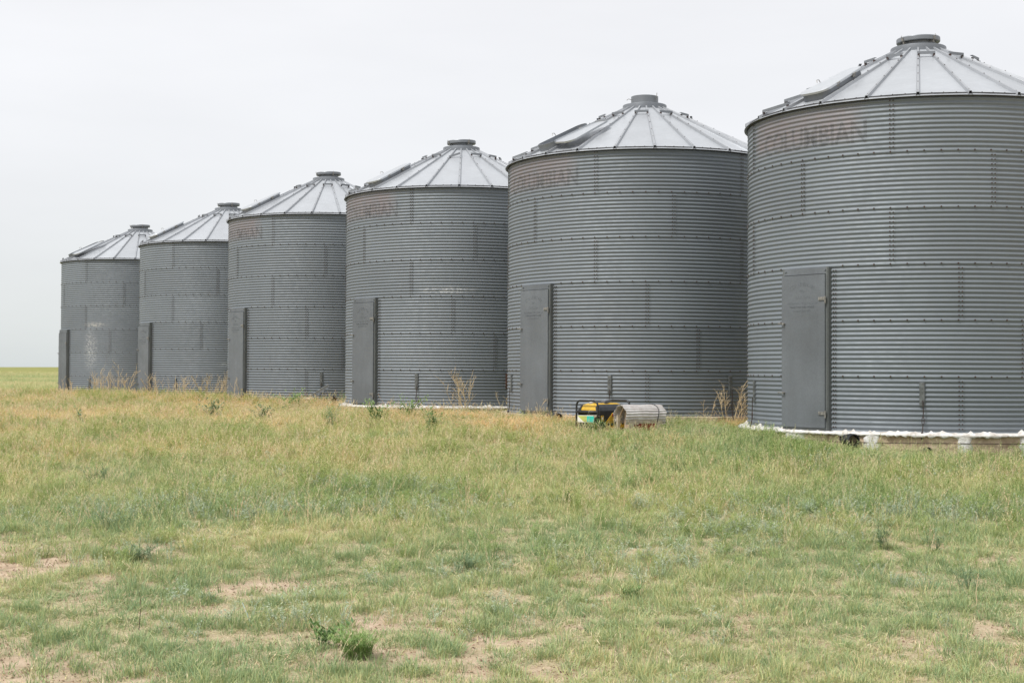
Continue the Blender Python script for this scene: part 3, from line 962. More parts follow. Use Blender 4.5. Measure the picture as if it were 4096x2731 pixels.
# ================================================================== generator
def generator():
    gx, gy = 1.42, 23.72
    z0 = G(gx + .2, gy + .3) - .03
    g = thing('portable_generator', 'yellow and black portable generator standing in the grass', 'generator', (gx, gy, z0), R_(42))
    Lg, Wg, Hg = .76, .50, .545
    rt = .017
    def loop(x, name='frame_loop'):
        pts = [(x, 0, .0), (x, 0, .40)]
        for i in range(7):
            a = R_(90 * i / 6); pts.append((x, .09 - .09 * math.cos(a), .455 + .09 * math.sin(a)))
        for i in range(7):
            a = R_(90 * i / 6); pts.append((x, Wg - .09 + .09 * math.sin(a), .455 + .09 * math.cos(a)))
        pts += [(x, Wg, .40), (x, Wg, .0)]
        m = MB(); m.tube(pts, rt, 10); m.build(name, M['blackpl'], g, smooth=True)
    loop(0.0); loop(Lg)
    m = MB()
    for y in (0, Wg): m.tube([(0, y, .02), (Lg, y, .02)], rt, 8)
    for x in (0.0, Lg): m.tube([(x, 0, .025), (x, Wg, .025)], rt, 8)
    m.tube([(.0, 0, .36), (.0, Wg, .36)], .022, 8)
    m.build('base_frame', M['blackpl'], g, smooth=True)
    # tank: yellow top, grey skirt
    def loft(secs, mats, name, parent=g, angle=40):
        V = []; F = []; mi = []; k = len(secs[0][0])
        for s_, m_ in secs: V += s_
        for i in range(len(secs) - 1):
            for j in range(k):
                F.append((i * k + j, i * k + (j + 1) % k, (i + 1) * k + (j + 1) % k, (i + 1) * k + j)); mi.append(secs[i + 1][1])
        F.append(tuple(range(k))[::-1]); mi.append(secs[0][1])
        F.append(tuple((len(secs) - 1) * k + j for j in range(k))); mi.append(secs[-1][1])
        me = mesh_from(name, V, F, mats, True, mi); sharp(me, angle); return obj(name, me, parent)
    def rr(x0, x1, y0, y1, z, r=.04, n=4):
        pts = []
        for (cx, cy, a0) in ((x1 - r, y1 - r, 0), (x0 + r, y1 - r, 90), (x0 + r, y0 + r, 180), (x1 - r, y0 + r, 270)):
            for i in range(n + 1):
                a = R_(a0 + 90 * i / n); pts.append((cx + r * math.cos(a), cy + r * math.sin(a), z))
        return pts
    tank = loft([(rr(.05, .70, .05, .45, .365), 0), (rr(.035, .72, .03, .47, .385), 0), (rr(.04, .715, .035, .465, .42), 0),
                 (rr(.07, .69, .07, .43, .475), 0), (rr(.16, .60, .12, .38, .505), 0)], [M['yellow']], 'fuel_tank')
    m = MB(); m.lathe([(.048, 0), (.05, .028), (.044, .038), (.01, .04)], 16, c=(.16, .30, .49), cap1=True)
    m.lathe([(.035, .0), (.035, .012), (.01, .012)], 12, c=(.22, .18, .50), cap1=True)
    m.build('fuel_cap', M['silver'], tank, angle=40)
    # dark side cowls over the tank
    for (ya, yb, s) in ((.0, .07, -1), (Wg - .07, Wg, 1)):
        V = []; F = []
        y_out = ya if s < 0 else yb; y_in = yb if s < 0 else ya
        prof = [(y_out + s * -.006, .30), (y_out + s * -.002, .375), (y_out + s * -.03, .44), (y_in, .487), (y_in + s * -.015, .475), (y_in, .36)]
        for x in (.03, .10, .66, .735):
            for (y, z) in prof:
                zz = z - (.03 if x in (.03, .735) and z > .4 else 0); V.append((x, y, zz))
        k = len(prof)
        for i in range(3):
            for j in range(k - 1): F.append((i * k + j, i * k + j + 1, (i + 1) * k + j + 1, (i + 1) * k + j))
        F.append(tuple(range(k))); F.append(tuple(3 * k + j for j in range(k))[::-1])
        me = mesh_from('side_cowl', V, F, M['dgrey']); obj('side_cowl', me, g)
    # control side panel
    m = MB(); m.box((.385, .012, .235), (.66, .022, .30), bev=.006)
    m.build('side_panel', M['blackpl'], g)
    def plate(pts, y, th, mat, name, parent):
        V = [(x, y, z) for (x, z) in pts] + [(x, y + th, z) for (x, z) in pts]; k = len(pts)
        F = [tuple(range(k)), tuple(range(k, 2 * k))[::-1]] + [(j, j + k, (j + 1) % k + k, (j + 1) % k) for j in range(k)]
        me = mesh_from(name, V, F, mat)
        bm = bmesh.new(); bm.from_mesh(me); bmesh.ops.recalc_face_normals(bm, faces=bm.faces); bm.to_mesh(me); bm.free()
        return obj(name, me, parent)
    cp = plate([(.19, .095), (.66, .095), (.66, .345), (.345, .345), (.19, .195)], -.010, .012, M['yellow'], 'control_panel', g)
    for (x, z, r) in ((.245, .155, .026), (.325, .155, .026), (.50, .17, .022), (.58, .17, .022)):
        m = MB(); m.tube([(x, -.018, z), (x, -.008, z)], r, 14); m.build('outlet', M['blackpl'], cp)
    m = MB(); m.box((.40, -.014, .17), (.042, .012, .105), bev=.003); m.build('breaker_switch', M['blackpl'], cp)
    m = MB(); m.box((.345, -.015, .31), (.03, .014, .045), bev=.003); m.build('rocker_switch', M['red'], cp)
    m = MB(); m.box((.415, -.014, .31), (.085, .012, .048), bev=.004); m.build('meter_window', M['dgrey'], cp)
    m = MB()
    for (x, z, w, h) in ((.42, .262, .03, .008), (.345, .262, .02, .006), (.235, .108, .03, .010), (.27, .108, .02, .008), (.34, .205, .05, .004)):
        m.box((x, -.0115, z), (w, .003, h))
    m.build('panel_print', M['blackpl'], cp)
    tg = plate([(.055, .215), (.120, .215), (.120, .295), (.11, .305), (.065, .305), (.055, .295)], -.022, .006, M['yellow'], 'hang_tag', g)
    m = MB(); m.box((.088, -.0235, .258), (.03, .003, .045)); m.build('tag_label', M['whitelbl'], tg)
    m = MB(); m.box((.088, -.0235, .290), (.03, .003, .010)); m.box((.088, -.0235, .226), (.03, .003, .008)); m.build('tag_print', M['blackpl'], tg)
    # end face: sticker plate, air filter, engine
    m = MB(); m.box((-.012, .275, .245), (.006, .37, .115)); pl = m.build('end_plate', M['whitelbl'], g)
    m = MB(); m.box((-.0165, .155, .245), (.003, .165, .100)); m.build('teal_sticker', M['teallbl'], pl)
    V = [(-.0165, .24, .195), (-.0165, .24, .295), (-.0165, .46, .295), (-.0165, .31, .195)]
    obj('green_sticker', mesh_from('green_sticker', V + [(v[0] + .002, v[1], v[2]) for v in V], [(0, 1, 2, 3), (7, 6, 5, 4), (0, 4, 5, 1), (1, 5, 6, 2), (2, 6, 7, 3), (3, 7, 4, 0)], M['greenlbl']), pl)
    m = MB(); m.box((.07, .37, .11), (.15, .17, .15), bev=.012); m.box((.07, .37, .195), (.05, .05, .03), bev=.005); m.build('air_filter', M['blackpl'], g)
    m = MB(); m.box((.27, .22, .12), (.30, .22, .17), bev=.02); m.lathe([(.09, 0), (.10, .02), (.10, .10), (.05, .12)], 18, c=(.28, .22, .16), cap1=True)
    for i in range(6): m.box((.12, .20, .07 + i * .022), (.06, .16, .007))
    m.build('engine', M['dgrey'], g, angle=35)
    m = MB(); m.box((.07, .20, .165), (.10, .14, .02), bev=.004); m.box((.06, .12, .10), (.05, .035, .10), bev=.005); m.build('engine_shroud', M['yellow'], g)
    m = MB(); m.tube([(.03, .22, .06), (-.01, .22, .06)], .045, 14); m.build('recoil_cover', M['dgrey'], g, smooth=False)
    m = MB(); m.tube([(.55, .05, .12), (.55, .42, .12)], .10, 16); m.build('alternator', M['dgrey'], g, angle=40)
    # folded handle / tool lying on the tank
    m = MB(); ax = Matrix.Rotation(R_(-8), 3, 'Y') @ Matrix.Rotation(R_(12), 3, 'Z')
    m.box((.36, .16, .53), (.22, .085, .05), ax, bev=.008); m.tube([(.10, .20, .515), (.28, .17, .525)], .012, 8)
    m.build('folded_handle', M['mgrey'], g)
    m = MB(); m.tube([(.20 + .03 * math.cos(q / 8 * 6.28), .30, .545 + .03 * math.sin(q / 8 * 6.28)) for q in range(9)], .004, 5, cap=False)
    m.build('cap_ring', M['silver'], g)
    m = MB(); m.tube([(Lg, .02, .50), (Lg + .03, .02, .52)], .012, 6)
    for (x, y) in ((.08, .0), (.68, .0), (.08, Wg), (.68, Wg)): m.tube([(x, y, .02), (x, y, -.03)], .022, 8)
    m.build('rubber_feet', M['blackpl'], g)
generator()

# ================================================================== corrugated hutch
def hutch():
    hx, hy = 2.12, 23.75
    z0 = G(hx, hy) - .015
    h = thing('pump_cover', 'curved corrugated metal cover on wooden legs right of the generator', 'shelter', (hx, hy, z0), R_(30))
    Lh, r0, zc = .80, .185, .285
    V = []; F = []; na = 120; nl = 6
    A0, A1 = -28, 222
    def arc(off):
        for i in range(nl + 1):
            x = -Lh / 2 + Lh * i / nl
            for j in range(na + 1):
                a = R_(A0 + (A1 - A0) * j / na)
                r = r0 + off + .0065 * math.cos(j / na * 2 * math.pi * 17)
                wob = .004 * math.sin(i * 1.7 + j * .11)
                V.append((x + .012 * math.sin(j * .23) * (i in (0, nl)), r * math.cos(a), zc + r * math.sin(a) + wob))
    arc(0); arc(-.003)
    k = na + 1; S = (nl + 1) * k
    for i in range(nl):
        for j in range(na):
            q = i * k + j; F.append((q, q + k, q + k + 1, q + 1)); F.append((S + q, S + q + 1, S + q + k + 1, S + q + k))
    for i in range(nl): F.append((i * k, S + i * k, S + (i + 1) * k, (i + 1) * k)); F.append((i * k + na, (i + 1) * k + na, S + (i + 1) * k + na, S + i * k + na))
    for j in range(na): F.append((j, j + 1, S + j + 1, S + j)); F.append((nl * k + j, S + nl * k + j, S + nl * k + j + 1, nl * k + j + 1))
    me = mesh_from('corrugated_sheet', V, F, M['corr'], True); sharp(me, 60)
    obj('corrugated_sheet', me, h)
    for (x, y, zz, tw) in ((-.28, -.16, .20, .08), (.26, -.16, .20, .07), (-.34, .14, .30, .05), (.26, .14, .20, .06)):
        m = MB(); m.box((x, y, zz / 2 - .02), (tw, .035, zz + .04), bev=.003); m.build('leg', M['timber2'], h)
    m = MB(); m.box((0, -.165, .195), (.66, .022, .045), bev=.002); m.build('side_rail', M['timber2'], h)
    m = MB(); m.box((0, .165, .195), (.66, .022, .045), bev=.002); m.build('side_rail', M['timber2'], h)
    m = MB(); m.box((-.22, .02, .25), (.05, .16, .34), bev=.003); m.box((-.30, .10, .36), (.02, .03, .20), Matrix.Rotation(R_(35), 3, 'X')); m.build('inner_board', M['timber'], h)
    m = MB(); m.box((.04, -.06, .11), (.34, .18, .18), bev=.02); m.tube([(-.14, -.06, .12), (-.2, -.06, .12)], .05, 12); m.build('red_pump', M['red'], h)
    m = MB(); pts = []
    for j in range(25):
        a = R_(-35 + 255 * j / 24); pts.append((.24 + .02 * math.sin(j * .5), (r0 + .013) * math.cos(a), zc + (r0 + .013) * math.sin(a)))
    pts = [(pts[0][0], pts[0][1], .02)] + pts
    m.tube(pts, .0065, 6); m.build('tie_strap', M['blackpl'], h)
hutch()

# ================================================================== vegetation
def leafmat(name, ramp_stops, trans=.25, rough=.6):
    m, t, b = newmat(name); n = t.nodes.new; l = t.links.new
    dry = n('ShaderNodeAttribute'); dry.attribute_type = 'INSTANCER'; dry.attribute_name = 'dry'
    ti = n('ShaderNodeAttribute'); ti.attribute_type = 'GEOMETRY'; ti.attribute_name = 'tint'
    ad = n('ShaderNodeMath'); ad.operation = 'ADD'; l(dry.outputs['Fac'], ad.inputs[0]); l(ti.outputs['Fac'], ad.inputs[1])
    r = n('ShaderNodeValToRGB'); el = r.color_ramp.elements
    el[0].position, el[0].color = ramp_stops[0][0], (*ramp_stops[0][1], 1); el[1].position, el[1].color = ramp_stops[-1][0], (*ramp_stops[-1][1], 1)
    for p, c in ramp_stops[1:-1]:
        k = el.new(p); k.color = (*c, 1)
    l(ad.outputs[0], r.inputs[0])
    l(r.outputs[0], b.inputs['Base Color']); b.inputs['Roughness'].default_value = rough
    b.inputs['Specular IOR Level'].default_value = .35
    tr = n('ShaderNodeBsdfTranslucent'); l(r.outputs[0], tr.inputs['Color'])
    mx = n('ShaderNodeMixShader'); mx.inputs[0].default_value = trans
    l(b.outputs[0], mx.inputs[1]); l(tr.outputs[0], mx.inputs[2])
    l(mx.outputs[0], t.nodes['Material Output'].inputs['Surface'])
    return m
GREEN = leafmat('grass_leaf', [(0, (.21, .31, .16)), (.3, (.35, .44, .20)), (.55, (.51, .52, .23)), (.8, (.66, .55, .30)), (1, (.80, .67, .42))])
SAGE = leafmat('sage_leaf', [(0, (.34, .42, .30)), (.5, (.46, .52, .37)), (1, (.56, .57, .38))])
GOLD = leafmat('straw_leaf', [(0, (.36, .35, .12)), (.35, (.55, .44, .16)), (.7, (.74, .50, .20)), (1, (.80, .60, .33))])
FORB = leafmat('forb_leaf', [(0, (.17, .27, .08)), (.5, (.30, .37, .11)), (1, (.44, .43, .15))])

STRAW = leafmat('pale_straw', [(0, (.36, .37, .20)), (.4, (.55, .49, .29)), (.8, (.68, .58, .38)), (1, (.62, .45, .28))])
DARKBIT = leafmat('dark_crumb', [(0, (.10, .06, .035)), (.6, (.24, .15, .09)), (1, (.36, .25, .16))], trans=0)
class Blades:
    def __init__(s): s.V = []; s.F = []; s.T = []
    def blade(s, p, h, lean, az, w, tint, segs=3, curl=1.0, face=None):
        """tapered ribbon bending over towards az"""
        d = Vector((math.cos(az), math.sin(az), 0))
        fa = face if face is not None else az + random.uniform(.9, 2.2)
        q = Vector((math.cos(fa), math.sin(fa), 0)) * w / 2
        b = len(s.V)
        for i in range(segs + 1):
            t = i / segs
            c = Vector(p) + d * (lean * h * t ** (1 + curl)) + Vector((0, 0, h * (t - .25 * lean * t * t)))
            if i < segs:
                k = 1 - .55 * t; s.V += [c - q * k, c + q * k]; s.T += [tint + .1 * t] * 2
            else: s.V.append(c); s.T.append(tint + .12)
        for i in range(segs - 1): s.F.append((b + 2 * i, b + 2 * i + 1, b + 2 * i + 3, b + 2 * i + 2))
        s.F.append((b + 2 * segs - 2, b + 2 * segs - 1, b + 2 * segs))
        return s.V[-1]
    def leaf(s, c, d, ln, w, tint):
        d = Vector(d).normalized(); side = d.cross(Vector((0, 0, 1)))
        if side.length < .05: side = Vector((1, 0, 0))
        side = side.normalized() * w / 2; b = len(s.V); c = Vector(c)
        s.V += [c, c + d * ln * .45 + side, c + d * ln, c + d * ln * .45 - side]; s.T += [tint] * 4
        s.F.append((b, b + 1, b + 2, b + 3))
    def mesh(s, name, mat):
        me = mesh_from(name, s.V, s.F, mat)
        a = me.attributes.new('tint', 'FLOAT', 'POINT'); a.data.foreach_set('value', s.T)
        return me

u = random.uniform
def short_tuft(n=26, hmax=.12, rad_=.055, w=.0042):
    B = Blades()
    for i in range(n):
        a = u(0, 6.28); r = rad_ * math.sqrt(u(0, 1)); h = u(.35, 1) * hmax
        B.blade((r * math.cos(a), r * math.sin(a), -.01), h, u(.15, .9), a + u(-.8, .8), w * u(.7, 1.2), u(-.22, .34), 3)
    for i in range(5):
        a = u(0, 6.28); r = rad_ * 1.2
        B.blade((r * math.cos(a), r * math.sin(a), -.005), hmax * u(.2, .4), u(1.0, 1.8), u(0, 6.28), w, u(.45, .7), 2)
    return B
def tall_tuft(n=20, hmax=.32, rad_=.06, w=.0055, heads=3):
    B = Blades()
    for i in range(n):
        a = u(0, 6.28); r = rad_ * math.sqrt(u(0, 1)); h = u(.35, 1) * hmax
        B.blade((r * math.cos(a), r * math.sin(a), -.01), h, u(.15, .75), a + u(-.9, .9), w * u(.7, 1.2), u(-.12, .2), 3)
    for i in range(heads):
        a = u(0, 6.28); az = u(0, 6.28); h = hmax * u(.85, 1.3)
        tip = B.blade((u(-.04, .04), u(-.04, .04), 0), h, u(.1, .4), az, .0028, .35, 3)
        for k in range(9):
            c = tip - Vector((0, 0, .012 * k)); B.leaf(c, (u(-1, 1), u(-1, 1), 1.2), .018, .006, u(.3, .6))
    return B
def sage_plant(h=.28, stems=5):
    B = Blades()
    for i in range(stems):
        az = u(0, 6.28); ln = u(.1, .45); hh = h * u(.6, 1.1); p0 = Vector((u(-.05, .05), u(-.05, .05), 0))
        B.blade(p0, hh, ln, az, .004, .15, 3)
        d = Vector((math.cos(az), math.sin(az), 0))
        for k in range(22):
            t = u(.15, 1); c = p0 + d * (ln * hh * t * t) + Vector((0, 0, hh * (t - .25 * ln * t * t)))
            q = u(0, 6.28); B.leaf(c, (math.cos(q), math.sin(q), u(.3, 1.6)), u(.016, .032), u(.006, .010), u(-.1, .45))
    return B
def feather_plant(h=.35, stems=4, flow=False):
    B = Blades()
    for i in range(stems):
        az = u(0, 6.28); ln = u(.1, .4); hh = h * u(.7, 1.15); p0 = Vector((u(-.05, .05), u(-.05, .05), 0))
        B.blade(p0, hh, ln, az, .0035, .1, 4)
        d = Vector((math.cos(az), math.sin(az), 0))
        for k in range(16):
            t = u(.2, 1); c = p0 + d * (ln * hh * t * t) + Vector((0, 0, hh * (t - .25 * ln * t * t)))
            q = u(0, 6.28); dd = Vector((math.cos(q), math.sin(q), u(.4, 1.3)))
            L_ = u(.03, .07) * (1.2 - t * .6)
            B.leaf(c, dd, L_, .0035, u(-.1, .3))
            for s_ in (.5, .8): B.leaf(c + dd.normalized() * L_ * s_, dd + Vector((u(-1, 1), u(-1, 1), 0)), .018, .004, u(0, .5))
    return B
def litter(n=16):
    B = Blades()
    for i in range(n):
        q = u(0, 6.28)
        B.leaf((u(-.10, .10), u(-.10, .10), u(.004, .03)), (math.cos(q), math.sin(q), u(-.1, .25)), u(.03, .10), u(.003, .006), u(-.25, .3))
    return B
def far_clump(n=34, h=.30, rad_=.38, w=.014):
    B = Blades()
    for i in range(n):
        a = u(0, 6.28); r = rad_ * math.sqrt(u(0, 1))
        B.blade((r * math.cos(a), r * math.sin(a), -.02), h * u(.4, 1), u(.1, .7), u(0, 6.28), w * u(.6, 1.2), u(-.15, .25), 2)
    return B

def crumbs():
    B = Blades()
    for i in range(9):
        c = Vector((u(-.10, .10), u(-.10, .10), 0)); s_ = u(.003, .009); b = len(B.V)
        for q in range(5):
            a = q * 1.2566 + u(-.3, .3); B.V.append(c + Vector((math.cos(a) * s_ * u(.7, 1.5), math.sin(a) * s_ * u(.7, 1.3), -.002))); B.T.append(0)
        B.V.append(c + Vector((u(-.3, .3) * s_, u(-.3, .3) * s_, s_ * u(.6, 1.1)))); B.T.append(u(0, 1))
        for q in range(5): B.F.append((b + q, b + (q + 1) % 5, b + 5))
    return B
def seed_stem():
    B = Blades()
    for i in range(3):
        az = u(0, 6.28); h = .34 * u(.6, 1.1)
        tip = B.blade((u(-.05, .05), u(-.05, .05), 0), h, u(.1, .7), az, .0045, .2, 4)
        for k in range(10):
            B.leaf(tip - Vector((math.cos(az) * .006 * k, math.sin(az) * .006 * k, .010 * k)), (u(-1, 1), u(-1, 1), 1.4), .022, .008, u(.1, .6))
    return B

def proto_collection(name, builds, mat):
    col = bpy.data.collections.new(name)
    for i, B in enumerate(builds):
        o = bpy.data.objects.new('plant_shape', B.mesh('plant_shape', mat)); col.objects.link(o)
    return col
WIND = 0.0
protos = {
    'short': proto_collection('short_grass_shapes', [short_tuft(30, .115, .06) for _ in range(4)] + [short_tuft(22, .085, .07) for _ in range(3)], GREEN),
    'tall': proto_collection('tall_grass_shapes', [tall_tuft(26, .30, .07) for _ in range(5)], GREEN),
    'sage': proto_collection('sage_shapes', [sage_plant(.24, 5) for _ in range(5)], SAGE),
    'gold': proto_collection('golden_grass_shapes', [tall_tuft(24, .26, .08, .006, 4) for _ in range(5)], GOLD),
    'feather': proto_collection('feathery_weed_shapes', [feather_plant(.30, 5) for _ in range(5)], FORB),
    'litter': proto_collection('litter_shapes', [litter() for _ in range(4)], STRAW),
    'crumb': proto_collection('crumb_shapes', [crumbs() for _ in range(4)], DARKBIT),
    'stem': proto_collection('seed_stem_shapes', [seed_stem() for _ in range(6)], STRAW),
    'far': proto_collection('far_grass_shapes', [far_clump() for _ in range(4)], GREEN),
}

def scatter(name, label, cat, key, pts, scl_, dry, lean=.12):
    n = len(pts)
    me = bpy.data.meshes.new(name)
    me.vertices.add(n); me.vertices.foreach_set('co', np.asarray(pts, np.float32).ravel())
    rot = np.zeros((n, 3), np.float32); rot[:, 2] = rng.uniform(0, 6.283, n); rot[:, 0] = rng.normal(0, lean, n); rot[:, 1] = rng.normal(0, lean, n)
    for nm, ty, fld, arr in (('rot', 'FLOAT_VECTOR', 'vector', rot), ('scl', 'FLOAT_VECTOR', 'vector', scl_), ('dry', 'FLOAT', 'value', dry)):
        a = me.attributes.new(nm, ty, 'POINT'); a.data.foreach_set(fld, np.asarray(arr, np.float32).ravel())
    o = obj(name, me)
    tag(o, label, cat); o['kind'] = 'stuff'
    ng = bpy.data.node_groups.new(name, 'GeometryNodeTree')
    ng.interface.new_socket('Geometry', in_out='INPUT', socket_type='NodeSocketGeometry')
    ng.interface.new_socket('Geometry', in_out='OUTPUT', socket_type='NodeSocketGeometry')
    a = ng.nodes.new('NodeGroupInput'); z = ng.nodes.new('NodeGroupOutput')
    iop = ng.nodes.new('GeometryNodeInstanceOnPoints'); ci = ng.nodes.new('GeometryNodeCollectionInfo')
    ci.inputs['Collection'].default_value = protos[key]; ci.inputs['Separate Children'].default_value = True; ci.inputs['Reset Children'].default_value = True
    def attr(nm, ty):
        q = ng.nodes.new('GeometryNodeInputNamedAttribute'); q.data_type = ty; q.inputs['Name'].default_value = nm; return q.outputs['Attribute']
    lk = ng.links.new
    lk(a.outputs[0], iop.inputs['Points']); lk(ci.outputs[0], iop.inputs['Instance'])
    iop.inputs['Pick Instance'].default_value = True
    er = ng.nodes.new('FunctionNodeEulerToRotation'); lk(attr('rot', 'FLOAT_VECTOR'), er.inputs[0]); lk(er.outputs[0], iop.inputs['Rotation'])
    lk(attr('scl', 'FLOAT_VECTOR'), iop.inputs['Scale'])
    lk(iop.outputs[0], z.inputs[0])
    md = o.modifiers.new('scatter', 'NODES'); md.node_group = ng
    return o

def cand(y0, y1, dens, side=2.4, slope=.385):
    """random points in the wedge the photo can see, with a margin"""
    area = slope * (y1 ** 2 - y0 ** 2) + 2 * side * (y1 - y0)
    n = int(area * dens)
    # sample y with density proportional to the wedge width
    yy = rng.uniform(0, 1, n * 2) * (y1 - y0) + y0
    keep = rng.uniform(0, 1, n * 2) < (slope * yy + side) / (slope * y1 + side)
    yy = yy[keep][:n]
    xx = (rng.uniform(-1, 1, len(yy))) * (slope * yy + side)
    return xx, yy
def outside_bins(x, y, m=2.9):
    k = np.ones(len(x), bool)
    for b in BINS: k &= (x - b[0]) ** 2 + (y - b[1]) ** 2 > m * m
    # generator / cover footprints
    k &= ~((x > 1.10) & (x < 2.05) & (y > 23.80) & (y < 24.6)); k &= ~(((x - 2.12) ** 2 + (y - 23.75) ** 2) < .14)
    return k
def front(x, y):
    """distance in front of the line of bin fronts (positive = towards the camera)"""
    # line through bin centres, direction (-.70,.715)
    px, py = x - 6.58, y - 23.27
    return -(px * -.0 + 0) + (-(px * .8165 + py * .5773)) - 2.8

def scatter_all():
    acc = {k: [[], [], []] for k in protos}
    def put(key, x, y, sxy, sz, d):
        if len(x) == 0: return
        acc[key][0].append(np.stack([x, y, gz(x, y) - .004], -1)); acc[key][1].append(np.stack([sxy, sxy, sz], -1)); acc[key][2].append(d)
    def gauss(x, y, cx, cy, rx, ry): return np.exp(-((x - cx) / rx) ** 2 - ((y - cy) / ry) ** 2)
    YK = [5.6, 8, 11, 15, 20, 28, 40, 56]
    for (y0, y1) in ((5.6, 9), (9, 14), (14, 22), (22, 36), (36, 56)):
        dmax = np.interp(y0, YK, [420, 380, 330, 230, 165, 110, 60, 32])
        x, y = cand(y0, y1, dmax)
        k = outside_bins(x, y) & (rng.uniform(0, 1, len(x)) < np.interp(y, YK, [420, 380, 330, 230, 165, 110, 60, 32]) / dmax); x, y = x[k], y[k]
        n = len(x)
        sc = np.interp(y, YK, [1, 1, 1.05, 1.25, 1.45, 1.75, 2.3, 3.0])
        sm = soilmask(x, y)
        cl = fbm(x, y, .35, 3, 8); big = fbm(x, y, 2.6, 4, 12); mid = fbm(x, y, .9, 3, 14); sg = fbm(x, y, 1.7, 3, 21)
        r = rng.uniform(0, 1, n); r2 = rng.uniform(0, 1, n)
        fine = fbm(x, y, .11, 2, 90)
        bare = (sm > .15) & ((cl * .3 + fine * .7) < .66) & (r < np.clip(sm * 1.25, 0, .965)) & ~((cl > .60) & (r2 < .7))
        thin = ((cl < .36) & (r2 < .30)) | ((fine < .37) & (r2 < .85) & (y < 13)) | ((fine < .30) & (r2 < .6))
        live = ~bare & ~thin
        fr = front(x, y)
        dryness = np.interp(y, [6, 10, 14, 20, 26], [.13, .12, .19, .33, .36]) + .75 * (big - .5) + .45 * (mid - .5)
        dryness -= .10 * np.clip((x + .05 * y) / 4, 0, 1) * np.clip((y - 12) / 8, 0, 1)
        greenR = gauss(x, y, 4.3, 20.0, 2.2, 2.2) + gauss(x, y, 2.6, 22.8, 1.5, .9) + .8 * gauss(x, y, 7.5, 19.2, 1.5, 1.3)
        greenR = np.clip(greenR * np.clip(.5 + 2.5 * (mid - .3), 0.2, 1.2), 0, 1)
        dryness -= .50 * greenR
        leftY = np.clip((-x - 1.5) / 4, 0, 1) * np.clip((y - 15) / 7, 0, 1)
        dryness += .14 * leftY
        patchg = np.clip((fbm(x, y, 1.2, 3, 60) - .56) * 8, 0, 1) * np.clip((y - 18) / 5, 0, 1)
        dryness -= .35 * patchg
        goldm = np.clip(1.35 - np.abs(fr - 1.0) / 1.8, 0, 1) * np.clip((3.2 - x) / 1.5, 0, 1) * np.clip(.60 + 3.2 * (fbm(x, y, 1.3, 3, 40) - .42), 0, 1)
        goldm = np.maximum(goldm, .34 * leftY * np.clip(4 * (big - .44), 0, 1))
        goldm = np.maximum(goldm, gauss(x, y, 4.1, 26.2, .5, .8))
        goldm *= (1 - .9 * greenR) * (1 - .75 * patchg)
        tallw = np.clip((y - 9) / 11, 0, 1)
        q = rng.uniform(0, 1, n); is_gold = live & (q < goldm * .95)
        rest = live & ~is_gold; q = rng.uniform(0, 1, n)
        pt = tallw * (.28 + .30 * greenR)
        ps = (.03 + .13 * np.exp(-((y - 14.5) / 4.0) ** 2)) * np.clip(3.2 * (sg - .38), 0, 1.5)
        pf = tallw * .20 * np.clip(1 + 2.5 * (sg - .5), .2, 2)
        is_tall = rest & (q < pt); is_sage = rest & (q >= pt) & (q < pt + ps)
        is_feat = rest & (q >= pt + ps) & (q < pt + ps + pf); is_short = rest & (q >= pt + ps + pf)
        # plant heights as factors of the shape heights
        Hs = np.interp(y, [6, 9, 12, 16, 22, 40], [.78, .84, .95, 1.05, .95, 1.0]) * (.70 + .8 * np.clip((cl - .35) * 2.2, 0, 1))
        Ht = np.interp(y, [10, 15, 20, 28, 36, 45], [.50, .55, .58, .54, .50, .55]) * (.72 + .9 * np.clip((fbm(x, y, .7, 3, 70) - .30) * 1.6, 0, 1)) * (1 + .75 * greenR)
        Ht *= 1 - .35 * np.clip((x - 4.6) / 1, 0, 1) * np.clip((y - 18.5) / 1.5, 0, 1)
        low = np.clip(np.exp(-((x - 1.9) / 1.0) ** 2 - ((y - 23.1) / .9) ** 2) + np.exp(-((x - 7.4) / 1.9) ** 2 - ((y - 19.9) / .75) ** 2) + .8 * np.exp(-((x + .6) / 2.2) ** 2 - ((y - 30.6) / 1.1) ** 2), 0, 1)
        for b_ in (BINS[0], BINS[2]):
            dd_ = np.hypot(x - b_[0], y - b_[1]); low = np.maximum(low, .75 * np.clip(1.4 - (dd_ - 2.86) / .9, 0, 1))
        Ht *= 1 - .70 * low; Hs *= 1 - .50 * low; live = live & ~((low > .45) & (rng.uniform(0, 1, n) < .45))
        def A(m_, a, b): return rng.uniform(a, b, m_.sum()) * sc[m_]
        def Z(m_, h, a=.6, b=1.15): return rng.uniform(a, b, m_.sum()) * h[m_]
        def DR(m_, extra=0, sd=.12): return np.clip(dryness[m_] + extra + rng.normal(0, sd, m_.sum()), 0, .97)
        def go(key, m_, a, h, d): put(key, x[m_], y[m_], a, h, d)
        go('short', is_short, A(is_short, .65, 1.1), Z(is_short, Hs), DR(is_short))
        go('tall', is_tall, A(is_tall, .6, 1.0), Z(is_tall, Ht), DR(is_tall, .04))
        go('sage', is_sage, A(is_sage, .6, .95), Z(is_sage, Ht * 1.05), DR(is_sage))
        go('feather', is_feat, A(is_feat, .6, 1.0), Z(is_feat, Ht * 1.15), DR(is_feat, .05))
        go('gold', is_gold, A(is_gold, .6, 1.0), Z(is_gold, Ht * .95), np.clip(.30 + .65 * rng.uniform(0, 1, is_gold.sum()) - .25 * leftY[is_gold], 0, 1))
        lk_ = (rng.uniform(0, 1, n) < .26) & ~((sm > .5) & (r < .75))
        go('litter', lk_, A(lk_, .6, 1.1), Z(lk_, sc * 1.0), np.clip(.45 + rng.normal(0, .2, lk_.sum()), 0, 1))
        cr_ = (sm > .10) & (y < 16) & (rng.uniform(0, 1, n) < .42)
